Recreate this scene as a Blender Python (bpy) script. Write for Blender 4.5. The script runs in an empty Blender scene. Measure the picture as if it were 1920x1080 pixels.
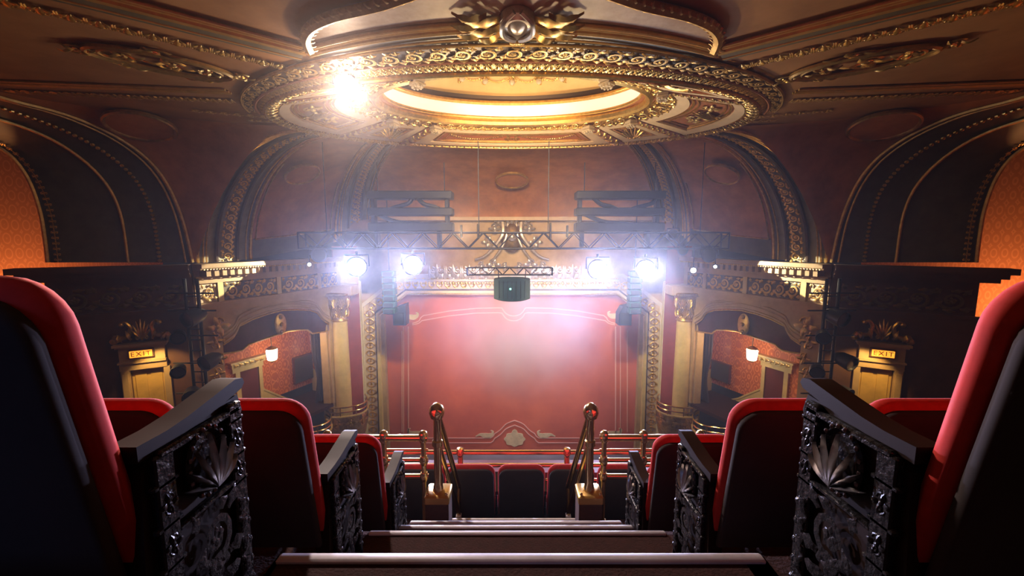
import bpy, math, random
import numpy as np
from math import sin, cos, pi, sqrt, atan, radians
random.seed(7)
SC = bpy.context.scene
COL = SC.collection

# ------------------------------------------------------------------ camera
FPX = 760.0
TILT = atan(90 / FPX)
cam = bpy.data.cameras.new('camera')
cam.sensor_width = 36.0
cam.lens = FPX / 1920 * 36.0
cam.clip_start = 0.02
cam_o = bpy.data.objects.new('camera', cam)
cam_o.location = (0, 0, 0)
cam_o.rotation_euler = (pi / 2 - TILT, 0, 0)
COL.objects.link(cam_o)
SC.camera = cam_o

# ------------------------------------------------------------------ world, exposure
w = bpy.data.worlds.new('world')
SC.world = w
w.use_nodes = True
w.node_tree.nodes['Background'].inputs[0].default_value = (0.016, 0.011, 0.012, 1)
w.node_tree.nodes['Background'].inputs[1].default_value = 0.5
SC.view_settings.view_transform = 'Standard'
SC.view_settings.look = 'None'
SC.view_settings.gamma = 1
SC.view_settings.use_curve_mapping = False
SC.view_settings.exposure = 0.0
cy = SC.cycles
cy.use_denoising = True
cy.max_bounces = 5
cy.diffuse_bounces = 3
cy.glossy_bounces = 3
cy.volume_bounces = 0
cy.transparent_max_bounces = 4
cy.sample_clamp_indirect = 4.0
cy.sample_clamp_direct = 0.0
cy.volume_step_rate = 4.0


# ------------------------------------------------------------------ lights of the hall and added fill lamps
def look(o, loc, tgt):
    from mathutils import Vector
    o.location = loc
    o.rotation_euler = (Vector(tgt) - Vector(loc)).to_track_quat('-Z', 'Y').to_euler()


def spot(loc, tgt, power, col, deg, blend=0.4, size=0.08):
    l = bpy.data.lights.new('spot_lamp', 'SPOT')
    l.energy = power
    l.color = col
    l.spot_size = radians(deg)
    l.spot_blend = blend
    l.shadow_soft_size = size
    o = bpy.data.objects.new('spot_lamp', l)
    COL.objects.link(o)
    look(o, loc, tgt)
    return o


def point(loc, power, col, size=0.1):
    l = bpy.data.lights.new('point_lamp', 'POINT')
    l.energy = power
    l.color = col
    l.shadow_soft_size = size
    o = bpy.data.objects.new('point_lamp', l)
    COL.objects.link(o)
    o.location = loc
    return o


WARM = (1.0, 0.72, 0.38)
COOL = (0.58, 0.60, 1.0)
SPOTS = [(-5.16, 13.45, -0.88), (-3.29, 13.45, -0.83), (2.85, 13.45, -0.97), (4.45, 13.45, -0.97)]
for p in SPOTS:       # the four big truss lamps, facing the balcony
    spot((p[0], p[1] - 0.5, p[2]), (0.2 * p[0], 0, -0.9), 3800, COOL, 46, 0.7, 0.2)
# spots added to wash the house curtain and frame, near truss and box booms
spot((-2.2, 13.9, -0.7), (-1.6, 20.3, -5.0), 3000, (1.0, 0.80, 0.86), 66, 1.0, 0.2)
spot((2.4, 13.9, -0.7), (2.2, 20.3, -4.6), 4200, (0.84, 0.80, 1.0), 66, 1.0, 0.2)
spot((-9.0, 12.0, -2.6), (7.2, 19.5, -5.5), 2500, (1.0, 0.78, 0.36), 44, 0.7, 0.1)
spot((9.0, 12.0, -2.6), (-7.2, 19.5, -5.5), 2500, (1.0, 0.78, 0.36), 44, 0.7, 0.1)
# unseen lamps added above the smoke to light it lavender from overhead
for x, e_, c_ in ((-3.3, 1100, (0.82, 0.64, 1.0)), (-1.7, 1500, (0.82, 0.64, 1.0)), (0.6, 1700, (0.76, 0.64, 1.0)), (2.6, 2200, (0.70, 0.62, 1.0)), (3.8, 1400, (0.70, 0.62, 1.0))):
    spot((x, 18.9, -0.6), (x * .8, 18.7, -8), e_, c_, 58, 1.0, 0.5)
for s in (-1, 1):     # warm spots added near the truss to brighten the gilded frame and columns
    spot((s * 4.0, 13.9, 0.1), (s * 7.2, 19.9, -4.6), 2400, (1.0, 0.80, 0.38), 46, 1.0, 0.15)
spot((0.0, 14.4, -0.2), (0.0, 20.0, -2.2), 500, (1.0, 0.88, 0.62), 84, 1.0, 0.15)
# moving lamps at the truss ends catching the near ends of the box cornices
for s in (-1, 1):
    spot((s * 7.5, 16.0, -0.55), (s * 10.5, 13.45, -1.35), 2800, (1.0, 0.88, 0.62), 23, 0.1, 0.03)
# warm fills added for the ceiling ring and near ceiling, last one for the vault
spot((-1.6, 13.2, 0.1), (-1.5, 10.2, 3.5), 900, WARM, 120, 0.9, 0.15)
spot((1.6, 13.2, 0.1), (2.2, 10.2, 3.5), 900, WARM, 120, 0.9, 0.15)
spot((0.0, 5.6, -2.3), (0.0, 9.6, 3.3), 1300, WARM, 62, 1.0, 0.3)
spot((0.0, 8.6, 3.0), (0.0, 19.0, 0.9), 4200, (1.0, 0.64, 0.32), 74, 1.0, 0.4)
for x in (-1.6, 0.0, 1.6):
    point((x, 10.35, 4.35), 14, (1.0, 0.80, 0.48), 0.08)          # hidden lamps added to brighten the dome
# box lanterns, alcove lamps, exit doors
for s in (-1, 1):
    point((s * 9.25, 17.05, -4.62), 75, (1.0, 0.60, 0.26), 0.12)
    point((s * 13.9, 12.6, -2.2), 300, (1.0, 0.42, 0.14), 0.2)
    spot((s * 11.0, 11.9, -3.2), (s * 11.2, 13.0, -5.2), 150, (1.0, 0.62, 0.2), 90, 0.6, 0.05)
# the bright lamp under the ring
FLARE = (-3.25, 8.40, 3.02)
spot((FLARE[0] + 0.08, FLARE[1] - 0.25, FLARE[2] - 0.12), (0.3, 1.7, -1.3), 2000, (1.0, 0.80, 0.74), 44, 0.8, 0.15)
point((FLARE[0], FLARE[1] - 0.05, FLARE[2] - 0.5), 90, (1.0, 0.72, 0.5), 0.15)
spot((FLARE[0] + 0.1, FLARE[1] - 0.26, FLARE[2] - 0.1), (0, 0, 0), 4200, (1.0, 0.64, 0.50), 16, 1.0, 0.15)
# lamps added behind the camera: blue on the left seats, warm on the right
spot((-2.3, -2.2, 0.7), (-1.6, 1.2, -0.6), 60, (0.25, 0.4, 1.0), 70, 1.0, 0.5)
spot((2.4, -1.8, 1.6), (1.5, 1.0, -0.5), 12, (1.0, 0.55, 0.25), 60, 1.0, 0.5)


# ------------------------------------------------------------------ projection helpers (rays of the photograph meet real planes)
def ray(x, y):
    u = (x - 960) / FPX
    v = (540 - y) / FPX
    c, s = cos(TILT), sin(TILT)
    return np.array((u, c + v * s, -s + v * c))


def PY(x, y, Y):
    d = ray(x, y)
    return d * (Y / d[1])


def PZ(x, y, z):
    d = ray(x, y)
    return d * (z / d[2])


def PP(x, y, p, n):
    d = ray(x, y)
    n = np.array(n, float)
    return d * (np.dot(np.array(p, float), n) / np.dot(d, n))


# ------------------------------------------------------------------ materials
def mat(name, col, rough=0.6, metal=0.0, noise=0.0, scale=4.0, col2=None, emit=None, strength=0.0, bump=0.0, bscale=30, sheen=0.0,
        coat=0.0):
    m = bpy.data.materials.new(name)
    m.use_nodes = True
    nt = m.node_tree
    b = nt.nodes['Principled BSDF']
    b.inputs['Base Color'].default_value = (*col, 1)
    b.inputs['Roughness'].default_value = rough
    b.inputs['Metallic'].default_value = metal
    if sheen:
        b.inputs['Sheen Weight'].default_value = sheen
        b.inputs['Sheen Tint'].default_value = (*[min(1, c * 1.5) for c in col], 1)
    if coat:
        b.inputs['Coat Weight'].default_value = coat
    if noise or bump:
        tc = nt.nodes.new('ShaderNodeTexCoord')
    if noise:
        n = nt.nodes.new('ShaderNodeTexNoise')
        n.inputs['Scale'].default_value = scale
        n.inputs['Detail'].default_value = 6
        n.inputs['Roughness'].default_value = 0.65
        r = nt.nodes.new('ShaderNodeValToRGB')
        c2 = col2 or tuple(c * (1 - noise) for c in col)
        r.color_ramp.elements[0].position = 0.32
        r.color_ramp.elements[1].position = 0.68
        r.color_ramp.elements[0].color = (*c2, 1)
        r.color_ramp.elements[1].color = (*col, 1)
        nt.links.new(tc.outputs['Object'], n.inputs['Vector'])
        nt.links.new(n.outputs['Fac'], r.inputs['Fac'])
        nt.links.new(r.outputs['Color'], b.inputs['Base Color'])
    if bump:
        n2 = nt.nodes.new('ShaderNodeTexNoise')
        n2.inputs['Scale'].default_value = bscale
        n2.inputs['Detail'].default_value = 3
        bp = nt.nodes.new('ShaderNodeBump')
        bp.inputs['Strength'].default_value = bump
        bp.inputs['Distance'].default_value = 0.02
        nt.links.new(tc.outputs['Object'], n2.inputs['Vector'])
        nt.links.new(n2.outputs['Fac'], bp.inputs['Height'])
        nt.links.new(bp.outputs['Normal'], b.inputs['Normal'])
    if emit:
        b.inputs['Emission Color'].default_value = (*emit, 1)
        b.inputs['Emission Strength'].default_value = strength
    return m


def damask(name, a, b_):
    m = bpy.data.materials.new(name)
    m.use_nodes = True
    nt = m.node_tree
    b = nt.nodes['Principled BSDF']
    b.inputs['Roughness'].default_value = 0.6
    tc = nt.nodes.new('ShaderNodeTexCoord')
    mp = nt.nodes.new('ShaderNodeMapping')
    mp.inputs['Scale'].default_value = (1, 1, 0.62)
    v = nt.nodes.new('ShaderNodeTexVoronoi')
    v.inputs['Scale'].default_value = 3.6
    v.inputs['Randomness'].default_value = 0.12
    wv = nt.nodes.new('ShaderNodeMath')
    wv.operation = 'SINE'
    ml = nt.nodes.new('ShaderNodeMath')
    ml.operation = 'MULTIPLY'
    ml.inputs[1].default_value = 22
    r = nt.nodes.new('ShaderNodeValToRGB')
    r.color_ramp.elements[0].color = (*a, 1)
    r.color_ramp.elements[1].color = (*b_, 1)
    r.color_ramp.elements[0].position = 0.35
    r.color_ramp.elements[1].position = 0.65
    nt.links.new(tc.outputs['Object'], mp.inputs['Vector'])
    nt.links.new(mp.outputs['Vector'], v.inputs['Vector'])
    nt.links.new(v.outputs['Distance'], ml.inputs[0])
    nt.links.new(ml.outputs[0], wv.inputs[0])
    nt.links.new(wv.outputs[0], r.inputs['Fac'])
    nt.links.new(r.outputs['Color'], b.inputs['Base Color'])
    return m


M = {}
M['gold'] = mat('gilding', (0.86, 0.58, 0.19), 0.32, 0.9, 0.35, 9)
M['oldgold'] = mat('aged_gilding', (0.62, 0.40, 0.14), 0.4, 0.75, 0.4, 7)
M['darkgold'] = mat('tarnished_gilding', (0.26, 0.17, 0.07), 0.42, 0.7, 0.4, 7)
M['giltpaint'] = mat('gilt_paint', (0.66, 0.42, 0.13), 0.36, 0.35, 0.3, 5)
M['silver'] = mat('silvered_plaster', (0.62, 0.56, 0.5), 0.3, 0.6, 0.3, 12)
M['plaster'] = mat('brown_mottled_plaster', (0.52, 0.22, 0.07), 0.6, 0, 0.5, 1.3, (0.31, 0.125, 0.04), bump=0.12, bscale=9)
M['ceiling'] = mat('ceiling_plaster', (0.36, 0.18, 0.065), 0.62, 0, 0.4, 1.1, (0.24, 0.11, 0.036))
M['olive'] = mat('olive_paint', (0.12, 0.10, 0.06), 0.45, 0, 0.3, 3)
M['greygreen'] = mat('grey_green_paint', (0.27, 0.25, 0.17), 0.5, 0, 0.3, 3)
M['cream'] = mat('cream_paint', (0.66, 0.52, 0.36), 0.5, 0, 0.15, 4)
M['domecream'] = mat('dome_cream', (0.78, 0.56, 0.27), 0.6, 0, 0.2, 2.2, (0.70, 0.48, 0.22))
M['mottle'] = mat('mottled_panel', (0.50, 0.37, 0.26), 0.5, 0, 0.45, 1.8, (0.30, 0.18, 0.10))
M['terra'] = mat('terracotta_paint', (0.33, 0.12, 0.045), 0.55, 0, 0.25, 4)
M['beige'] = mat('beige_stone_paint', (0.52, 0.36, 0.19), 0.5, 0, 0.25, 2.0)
M['pale'] = mat('pale_yellow_paint', (0.68, 0.53, 0.24), 0.5, 0, 0.2, 2.5)
M['whitish'] = mat('off_white_paint', (0.66, 0.58, 0.46), 0.5, 0, 0.2, 3)
M['redwall'] = mat('dark_red_wall', (0.30, 0.045, 0.03), 0.6, 0, 0.3, 2)
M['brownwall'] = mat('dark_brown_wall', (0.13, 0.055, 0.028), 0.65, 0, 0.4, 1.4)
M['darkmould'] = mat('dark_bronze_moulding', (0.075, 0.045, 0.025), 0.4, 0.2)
M['damask'] = damask('orange_damask', (0.50, 0.115, 0.03), (0.72, 0.24, 0.07))
M['orangewall'] = damask('alcove_damask', (0.50, 0.20, 0.09), (0.62, 0.27, 0.13))
M['valance'] = mat('burgundy_lambrequin', (0.085, 0.02, 0.025), 0.75, 0, 0.3, 6, sheen=0.3)
M['curtain'] = mat('coral_red_canvas', (0.66, 0.155, 0.075), 0.8, 0, 0.35, 0.5, (0.50, 0.105, 0.06))
M['curtainline'] = mat('pale_pink_paint', (0.80, 0.42, 0.30), 0.8)
M['curtaingold'] = mat('painted_gold_cream', (0.80, 0.62, 0.34), 0.8, 0, 0.3, 3)
M['velvet'] = mat('red_velvet', (0.66, 0.03, 0.016), 0.85, 0, 0.2, 20)
M['seatback'] = mat('dark_seat_back', (0.042, 0.029, 0.026), 0.9, 0, 0.3, 4)
M['iron'] = mat('black_cast_iron', (0.02, 0.018, 0.018), 0.26, 0.3, bump=0.3, bscale=60)
M['palmette'] = mat('worn_silvered_iron', (0.30, 0.27, 0.25), 0.27, 0.9)
M['wood'] = mat('dark_lacquered_wood', (0.022, 0.010, 0.007), 0.55, 0, 0.3, 8)
M['wood'].node_tree.nodes['Principled BSDF'].inputs['Specular IOR Level'].default_value = 0.18
M['brass'] = mat('polished_brass', (0.80, 0.62, 0.30), 0.2, 1.0)
M['brown_box'] = mat('brown_carpet_box', (0.10, 0.045, 0.025), 0.8, 0, 0.3, 20)
M['brassplate'] = mat('brass_plate', (0.62, 0.40, 0.12), 0.35, 0.8)
M['carpet'] = mat('dark_red_carpet', (0.045, 0.009, 0.007), 0.95, 0, 0.4, 30, bump=0.3, bscale=90)
M['nosing'] = mat('pale_metal_nosing', (0.80, 0.76, 0.80), 0.5, 0.0, 0.25, 7)
M['black'] = mat('black_paint', (0.012, 0.013, 0.018), 0.45)
M['rig'] = mat('blue_black_rig_paint', (0.012, 0.022, 0.055), 0.5, 0.0)
M['speaker'] = mat('blue_grey_cabinet', (0.018, 0.075, 0.12), 0.55)
M['lens'] = mat('lit_lens', (0.9, 0.9, 1), 0.3, emit=(0.86, 0.90, 1.0), strength=60)
M['lens_small'] = mat('lit_small_lens', (0.9, 0.9, 1), 0.3, emit=(0.8, 0.86, 1.0), strength=30)
M['lens_warm'] = mat('lit_warm_lens', (1, 0.9, 0.8), 0.3, emit=(1.0, 0.88, 0.78), strength=110)
M['lantern'] = mat('lit_lantern_glass', (1, 0.95, 0.85), 0.3, emit=(1.0, 0.90, 0.80), strength=9)
M['cove'] = mat('lit_cove_diffuser', (0.85, 0.8, 0.74), 0.4, emit=(1.0, 0.88, 0.74), strength=0.6)
M['sign'] = mat('lit_exit_sign', (1, 0.5, 0.1), 0.4, emit=(1.0, 0.36, 0.03), strength=1.5)
M['signtext'] = mat('exit_letters', (0.5, 0.06, 0.01), 0.6)
M['green_led'] = mat('lit_green_led', (0.2, 1, 0.7), 0.4, emit=(0.25, 0.9, 0.62), strength=2.5)
M['doorpanel'] = mat('yellow_door_panel', (0.70, 0.45, 0.13), 0.45, 0, 0.3, 2)
M['drape'] = mat('dark_drape', (0.04, 0.025, 0.045), 0.85)
M['reddoor'] = mat('dark_red_door', (0.12, 0.018, 0.014), 0.5)
M['glassdark'] = mat('dark_mirror_panel', (0.05, 0.035, 0.035), 0.35)
M['stage'] = mat('grey_stage_floor', (0.20, 0.19, 0.21), 0.6, 0, 0.3, 1)


# ------------------------------------------------------------------ mesh builder
def nrm(v):
    v = np.asarray(v, float)
    n = np.linalg.norm(v, axis=-1, keepdims=True)
    return v / np.maximum(n, 1e-9)


class MB:
    def __init__(s):
        s.V = []
        s.Q = []
        s.T = []
        s.N = []
        s.n = 0

    def add(s, V, Q=None, T=None, N=None):
        V = np.asarray(V, float).reshape(-1, 3)
        if Q is not None and len(Q):
            s.Q.append(np.asarray(Q, int) + s.n)
        if T is not None and len(T):
            s.T.append(np.asarray(T, int) + s.n)
        if N:
            for f in N:
                s.N.append([int(i) + s.n for i in f])
        s.V.append(V)
        s.n += len(V)
        return s

    def merge(s, o, mtx=None, off=None):
        V = np.concatenate(o.V)
        if mtx is not None:
            V = V @ np.asarray(mtx).T
        if off is not None:
            V = V + np.asarray(off)
        return s.add(V, np.concatenate(o.Q) if o.Q else None, np.concatenate(o.T) if o.T else None, o.N)

    def box(s, c, d, ax=None):
        c = np.asarray(c, float)
        A = np.eye(3) if ax is None else np.asarray(ax, float)
        h = np.asarray(d, float) / 2
        V = [c + A[0] * h[0] * i + A[1] * h[1] * j + A[2] * h[2] * k for i in (-1, 1) for j in (-1, 1) for k in (-1, 1)]
        return s.add(V, [(0, 1, 3, 2), (4, 6, 7, 5), (0, 4, 5, 1), (2, 3, 7, 6), (0, 2, 6, 4), (1, 5, 7, 3)])

    def bbox(s, c, d, bev=0.01, ax=None):           # a box with chamfered edges
        A = np.eye(3) if ax is None else np.asarray(ax, float)
        hx, hy, hz = np.asarray(d, float) / 2
        b = min(bev, hx * .9, hy * .9, hz * .9)
        L = []
        for z, i in ((-hz, b), (-hz + b, 0), (hz - b, 0), (hz, b)):
            L.append([(-hx + i, -hy + i + (b if not i else 0) * 0, z)])
        rings = []
        for z, i in ((-hz, b), (-hz + b, 0), (hz - b, 0), (hz, b)):
            x, y = hx - i, hy - i
            k = b * 0.7
            rings.append([(-x + k, -y, z), (x - k, -y, z), (x, -y + k, z), (x, y - k, z), (x - k, y, z), (-x + k, y, z), (-x, y - k, z), (-x, -y + k, z)])
        V = np.array(rings).reshape(-1, 3) @ A + np.asarray(c, float)
        Q = []
        for r in range(3):
            for i in range(8):
                j = (i + 1) % 8
                Q.append((r * 8 + i, r * 8 + j, r * 8 + 8 + j, r * 8 + 8 + i))
        return s.add(V, Q, None, [list(range(7, -1, -1)), list(range(24, 32))])

    def grid(s, P, cu=False, cv=False):
        P = np.asarray(P, float)
        m, n = P.shape[:2]
        idx = np.arange(m * n).reshape(m, n)
        if cu:
            idx = np.vstack([idx, idx[:1]])
        if cv:
            idx = np.hstack([idx, idx[:, :1]])
        Q = np.stack([idx[:-1, :-1], idx[1:, :-1], idx[1:, 1:], idx[:-1, 1:]], -1).reshape(-1, 4)
        return s.add(P.reshape(-1, 3), Q)

    def tube(s, pts, r, n=8, cap=True, closed=False, up=None):
        P = np.asarray(pts, float)
        m = len(P)
        R = np.full(m, r) if np.isscalar(r) else np.asarray(r, float)
        if closed:
            T = nrm(np.roll(P, -1, 0) - np.roll(P, 1, 0))
        else:
            T = np.empty_like(P)
            T[1:-1] = P[2:] - P[:-2]
            T[0] = P[1] - P[0]
            T[-1] = P[-1] - P[-2]
            T = nrm(T)
        a = np.array((0, 0, 1.0)) if up is None else np.asarray(up, float)
        if abs(np.dot(T[0], a)) > 0.95:
            a = np.array((1.0, 0, 0))
        X = np.empty_like(P)
        x = a - T[0] * np.dot(a, T[0])
        x /= np.linalg.norm(x)
        for i in range(m):
            x = x - T[i] * np.dot(x, T[i])
            x /= max(np.linalg.norm(x), 1e-9)
            X[i] = x
        Y = np.cross(T, X)
        th = np.linspace(0, 2 * pi, n, endpoint=False)
        G = P[:, None] + R[:, None, None] * (X[:, None] * np.cos(th)[None, :, None] + Y[:, None] * np.sin(th)[None, :, None])
        b = s.n
        s.grid(G, closed, True)
        if cap and not closed:
            s.N.append([b + i for i in range(n)][::-1])
            s.N.append([b + (m - 1) * n + i for i in range(n)])
        return s

    def lathe(s, prof, o=(0, 0, 0), ax=None, n=16, sx=1.0, sy=1.0):
        A = np.eye(3) if ax is None else np.asarray(ax, float)
        th = np.linspace(0, 2 * pi, n, endpoint=False)
        P = np.array([[(r * cos(t) * sx, r * sin(t) * sy, z) for t in th] for r, z in prof]) @ A + np.asarray(o, float)
        b = s.n
        s.grid(P, False, True)
        k = len(prof)
        if prof[0][0] > 1e-6:
            s.N.append([b + i for i in range(n)][::-1])
        if prof[-1][0] > 1e-6:
            s.N.append([b + (k - 1) * n + i for i in range(n)])
        return s

    def ball(s, c, r, n=8, m=6):
        prof = [(r * sin(pi * i / m) + 1e-7, -r * cos(pi * i / m)) for i in range(m + 1)]
        return s.lathe(prof, c, None, n)

    def prism(s, poly, o, ux, uy, uz, d):          # flat outline in (ux, uy), thickened along uz by d
        o, ux, uy, uz = (np.asarray(q, float) for q in (o, ux, uy, uz))
        poly = np.asarray(poly, float)
        A = o + poly[:, :1] * ux + poly[:, 1:] * uy
        B = A + uz * d
        n = len(poly)
        Q = [(i, (i + 1) % n, n + (i + 1) % n, n + i) for i in range(n)]
        return s.add(np.vstack([A, B]), Q, None, [list(range(n))[::-1], list(range(n, 2 * n))])

    def slab(s, G, off):                            # grid surface thickened by vector field / vector
        G = np.asarray(G, float)
        H = G + off
        m, n = G.shape[:2]
        s.grid(H)
        s.grid(G)
        s.grid(np.stack([G[0], H[0]]))
        s.grid(np.stack([G[-1], H[-1]]))
        s.grid(np.stack([G[:, 0], H[:, 0]], 1))
        s.grid(np.stack([G[:, -1], H[:, -1]], 1))
        return s

    def build(s, name, m, parent=None, smooth=40, kind=None):
        V = np.concatenate(s.V)
        me = bpy.data.meshes.new(name)
        me.vertices.add(len(V))
        me.vertices.foreach_set('co', V.astype(np.float32).ravel())
        loops = []
        starts = []
        k = 0
        for arr, q in ((s.Q, 4), (s.T, 3)):
            if arr:
                a = np.concatenate(arr)
                loops.append(a.ravel())
                starts.append(k + np.arange(len(a)) * q)
                k += a.size
        for f in s.N:
            loops.append(np.array(f))
            starts.append(np.array([k]))
            k += len(f)
        L = np.concatenate(loops)
        S = np.concatenate(starts)
        me.loops.add(len(L))
        me.loops.foreach_set('vertex_index', L.astype(np.int32))
        me.polygons.add(len(S))
        me.polygons.foreach_set('loop_start', S.astype(np.int32))
        me.update(calc_edges=True)
        me.validate()
        if smooth:
            me.shade_smooth()
            me.set_sharp_from_angle(angle=radians(smooth))
        me.materials.append(M[m] if isinstance(m, str) else m)
        o = bpy.data.objects.new(name, me)
        COL.objects.link(o)
        if parent:
            o.parent = parent
            pl = parent.get('_at')
            if pl is not None:
                o.matrix_parent_inverse.identity()
        if kind:
            o['kind'] = kind
        return o


def thing(name, label, cat, loc=(0, 0, 0), rotz=0.0, group=None):
    o = bpy.data.objects.new(name, None)
    o.empty_display_size = 0.1
    COL.objects.link(o)
    o.location = loc
    o.rotation_euler = (0, 0, rotz)
    o['label'] = label
    o['category'] = cat
    if group:
        o['group'] = group
    return o


def tag(o, label, cat, group=None):
    o['label'] = label
    o['category'] = cat
    if group:
        o['group'] = group
    return o


def struct(o, label=None):
    o['kind'] = 'structure'
    if label:
        o['label'] = label
    return o


def copy_tree(o, parent=None):
    c = o.copy()
    COL.objects.link(c)
    if parent:
        c.parent = parent
    for ch in list(o.children):
        copy_tree(ch, c)
    return c


def mirx(P, s):
    P = np.array(P, float)
    P[..., 0] *= s
    return P


def resample(P, n):
    P = np.asarray(P, float)
    d = np.r_[0, np.cumsum(np.linalg.norm(np.diff(P, axis=0), axis=1))]
    t = np.linspace(0, d[-1], n)
    return np.stack([np.interp(t, d, P[:, k]) for k in range(3)], 1)


def smoothline(P, n, it=3):
    P = resample(P, n)
    for _ in range(it):
        Q = P.copy()
        Q[1:-1] = (P[:-2] + 2 * P[1:-1] + P[2:]) / 4
        P = Q
    return P


# ------------------------------------------------------------------ carved ornament units, local frame x along, y across (-.5 .. .5), z out
def u_leaf(mb, o, ang, L, W, curl=0.25, n=5, lobes=3):
    V = []
    for i in range(n + 1):
        t = i / n
        wd = W * (sin(pi * (0.12 + 0.86 * t)) ** 0.8) * (1 + 0.3 * cos(2 * pi * lobes * t))
        x, z = t * L, curl * sin(pi * t * 0.9) + 0.03
        for k, h in ((-1, 0.0), (0, 0.10), (1, 0.0)):
            V.append((x, k * wd, z + h * (1 - t * 0.5)))
    V = np.array(V)
    c, s_ = cos(ang), sin(ang)
    R = np.array(((c, -s_, 0), (s_, c, 0), (0, 0, 1)))
    Q = []
    for i in range(n):
        for k in range(2):
            a = i * 3 + k
            Q.append((a, a + 3, a + 4, a + 1))
    mb.add(V @ R.T + np.asarray(o, float), Q)


def u_scroll(mb, o, r0, turns, a0, hand, thick, seg=14, sides=4, h=0.12):
    t = np.linspace(0, 1, seg)
    r = r0 * (1 - 0.82 * t)
    a = a0 + hand * turns * 2 * pi * t
    P = np.stack([o[0] + r * np.cos(a), o[1] + r * np.sin(a), np.full(seg, o[2] + h) + 0.06 * t], 1)
    mb.tube(P, thick * (1 - 0.45 * t), sides)
    mb.ball(P[-1], thick * 1.2, 5, 4)


def unit_acanthus():
    m = MB()
    for k in (-1, 1):
        u_scroll(m, (k * 0.26, 0.12, 0), 0.2, 1.2, pi / 2 if k > 0 else pi / 2, k, 0.055)
        u_leaf(m, (k * 0.08, -0.42, 0), pi / 2 - k * 0.75, 0.5, 0.11, 0.2)
        u_leaf(m, (k * 0.45, -0.45, 0), pi / 2, 0.85, 0.09, 0.12)
    u_leaf(m, (0, -0.48, 0), pi / 2, 0.98, 0.13, 0.28, 6)
    m.ball((0, -0.4, 0.12), 0.09, 6, 4)
    return m


def unit_rope():
    m = MB()
    u_leaf(m, (-0.4, -0.45, 0), 0.85, 0.95, 0.2, 0.3, 4, 2)
    u_leaf(m, (-0.4, 0.45, 0), -0.85, 0.95, 0.2, 0.3, 4, 2)
    m.ball((0.25, 0, 0.2), 0.2, 6, 4)
    return m


def unit_rosette():
    m = MB()
    for k in range(6):
        u_leaf(m, (0, 0, 0), k * pi / 3, 0.46, 0.16, 0.16, 3, 1)
    m.ball((0, 0, 0.14), 0.13, 6, 4)
    return m


def unit_floral():
    m = MB()
    for k in (-1, 1):
        u_scroll(m, (0.0, k * 0.2, 0), 0.24, 1.1, 0 if k > 0 else pi, 1, 0.06, 12)
        u_leaf(m, (0, 0, 0), k * pi / 2 + 0.3, 0.48, 0.12, 0.2, 4)
        u_leaf(m, (k * 0.1, 0, 0), 0 if k > 0 else pi, 0.42, 0.13, 0.22, 4)
    m.ball((0, 0, 0.16), 0.11, 6, 4)
    return m


def unit_guilloche():
    m = MB()
    th = np.linspace(0, 2 * pi, 12, endpoint=False)
    m.tube(np.stack([0.36 * np.cos(th), 0.36 * np.sin(th), 0.12 + 0 * th], 1), 0.08, 4, closed=True)
    for k in (-1, 1):
        u_leaf(m, (k * 0.1, 0, 0), 0 if k > 0 else pi, 0.4, 0.13, 0.2, 4)
        u_leaf(m, (0, k * 0.36, 0), k * pi / 2, 0.16, 0.2, 0.15, 3, 1)
    m.ball((0, 0, 0.15), 0.13, 6, 4)
    return m


def unit_bead():
    m = MB()
    m.ball((0, 0, 0.2), 0.42, 6, 4)
    return m


def unit_block():
    m = MB()
    m.bbox((0, 0, 0.3), (0.55, 0.9, 0.6), 0.1)
    return m


def unit_egg():
    m = MB()
    m.lathe([(0.02, 0.45), (0.2, 0.36), (0.26, 0.1), (0.18, -0.2), (0.02, -0.42)], (0, 0, 0.05), np.array(((1, 0, 0), (0, 0, 1), (0, 1, 0))), 8)
    u_leaf(m, (0.5, 0.45, 0), -pi / 2, 0.9, 0.08, 0.15, 3, 1)
    return m


def unit_palm():
    m = MB()
    for k in range(-3, 4):
        u_leaf(m, (0, -0.45, 0), pi / 2 - k * 0.3, 0.92 - abs(k) * 0.06, 0.085, 0.22, 5, 1)
    for k in (-1, 1):
        u_scroll(m, (k * 0.28, -0.34, 0), 0.15, 1.1, pi / 2, k, 0.05, 10)
    m.ball((0, -0.42, 0.15), 0.1, 6, 4)
    return m


def unit_rinceau():
    m = MB()
    u_scroll(m, (0.04, 0.0, 0), 0.40, 1.45, -2.6, 1, 0.075, 18, 5)
    for (x, y, a, L_, w_) in ((-.48, -.34, .9, .42, .11), (.30, -.40, .15, .4, .11), (-.34, .30, 1.9, .3, .1), (.36, .26, .9, .36, .1), (.0, .42, .1, .4, .08), (-.2, -.45, -.1, .4, .08)):
        u_leaf(m, (x, y, 0), a, L_, w_, .22, 4, 2)
    for k in range(4):
        u_leaf(m, (.02, .0, .08), k * pi / 2, .17, .07, .1, 3, 1)
    return m


U = dict(rinceau=unit_rinceau(), acanthus=unit_acanthus(), rope=unit_rope(), rosette=unit_rosette(), floral=unit_floral(), guilloche=unit_guilloche(),
         bead=unit_bead(), block=unit_block(), egg=unit_egg(), palm=unit_palm())


def place(mb, unit, o, T, B, N, sx, sy, sz):
    mtx = np.stack([np.asarray(T) * sx, np.asarray(B) * sy, np.asarray(N) * sz], 1)
    mb.merge(U[unit], mtx, o)


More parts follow.
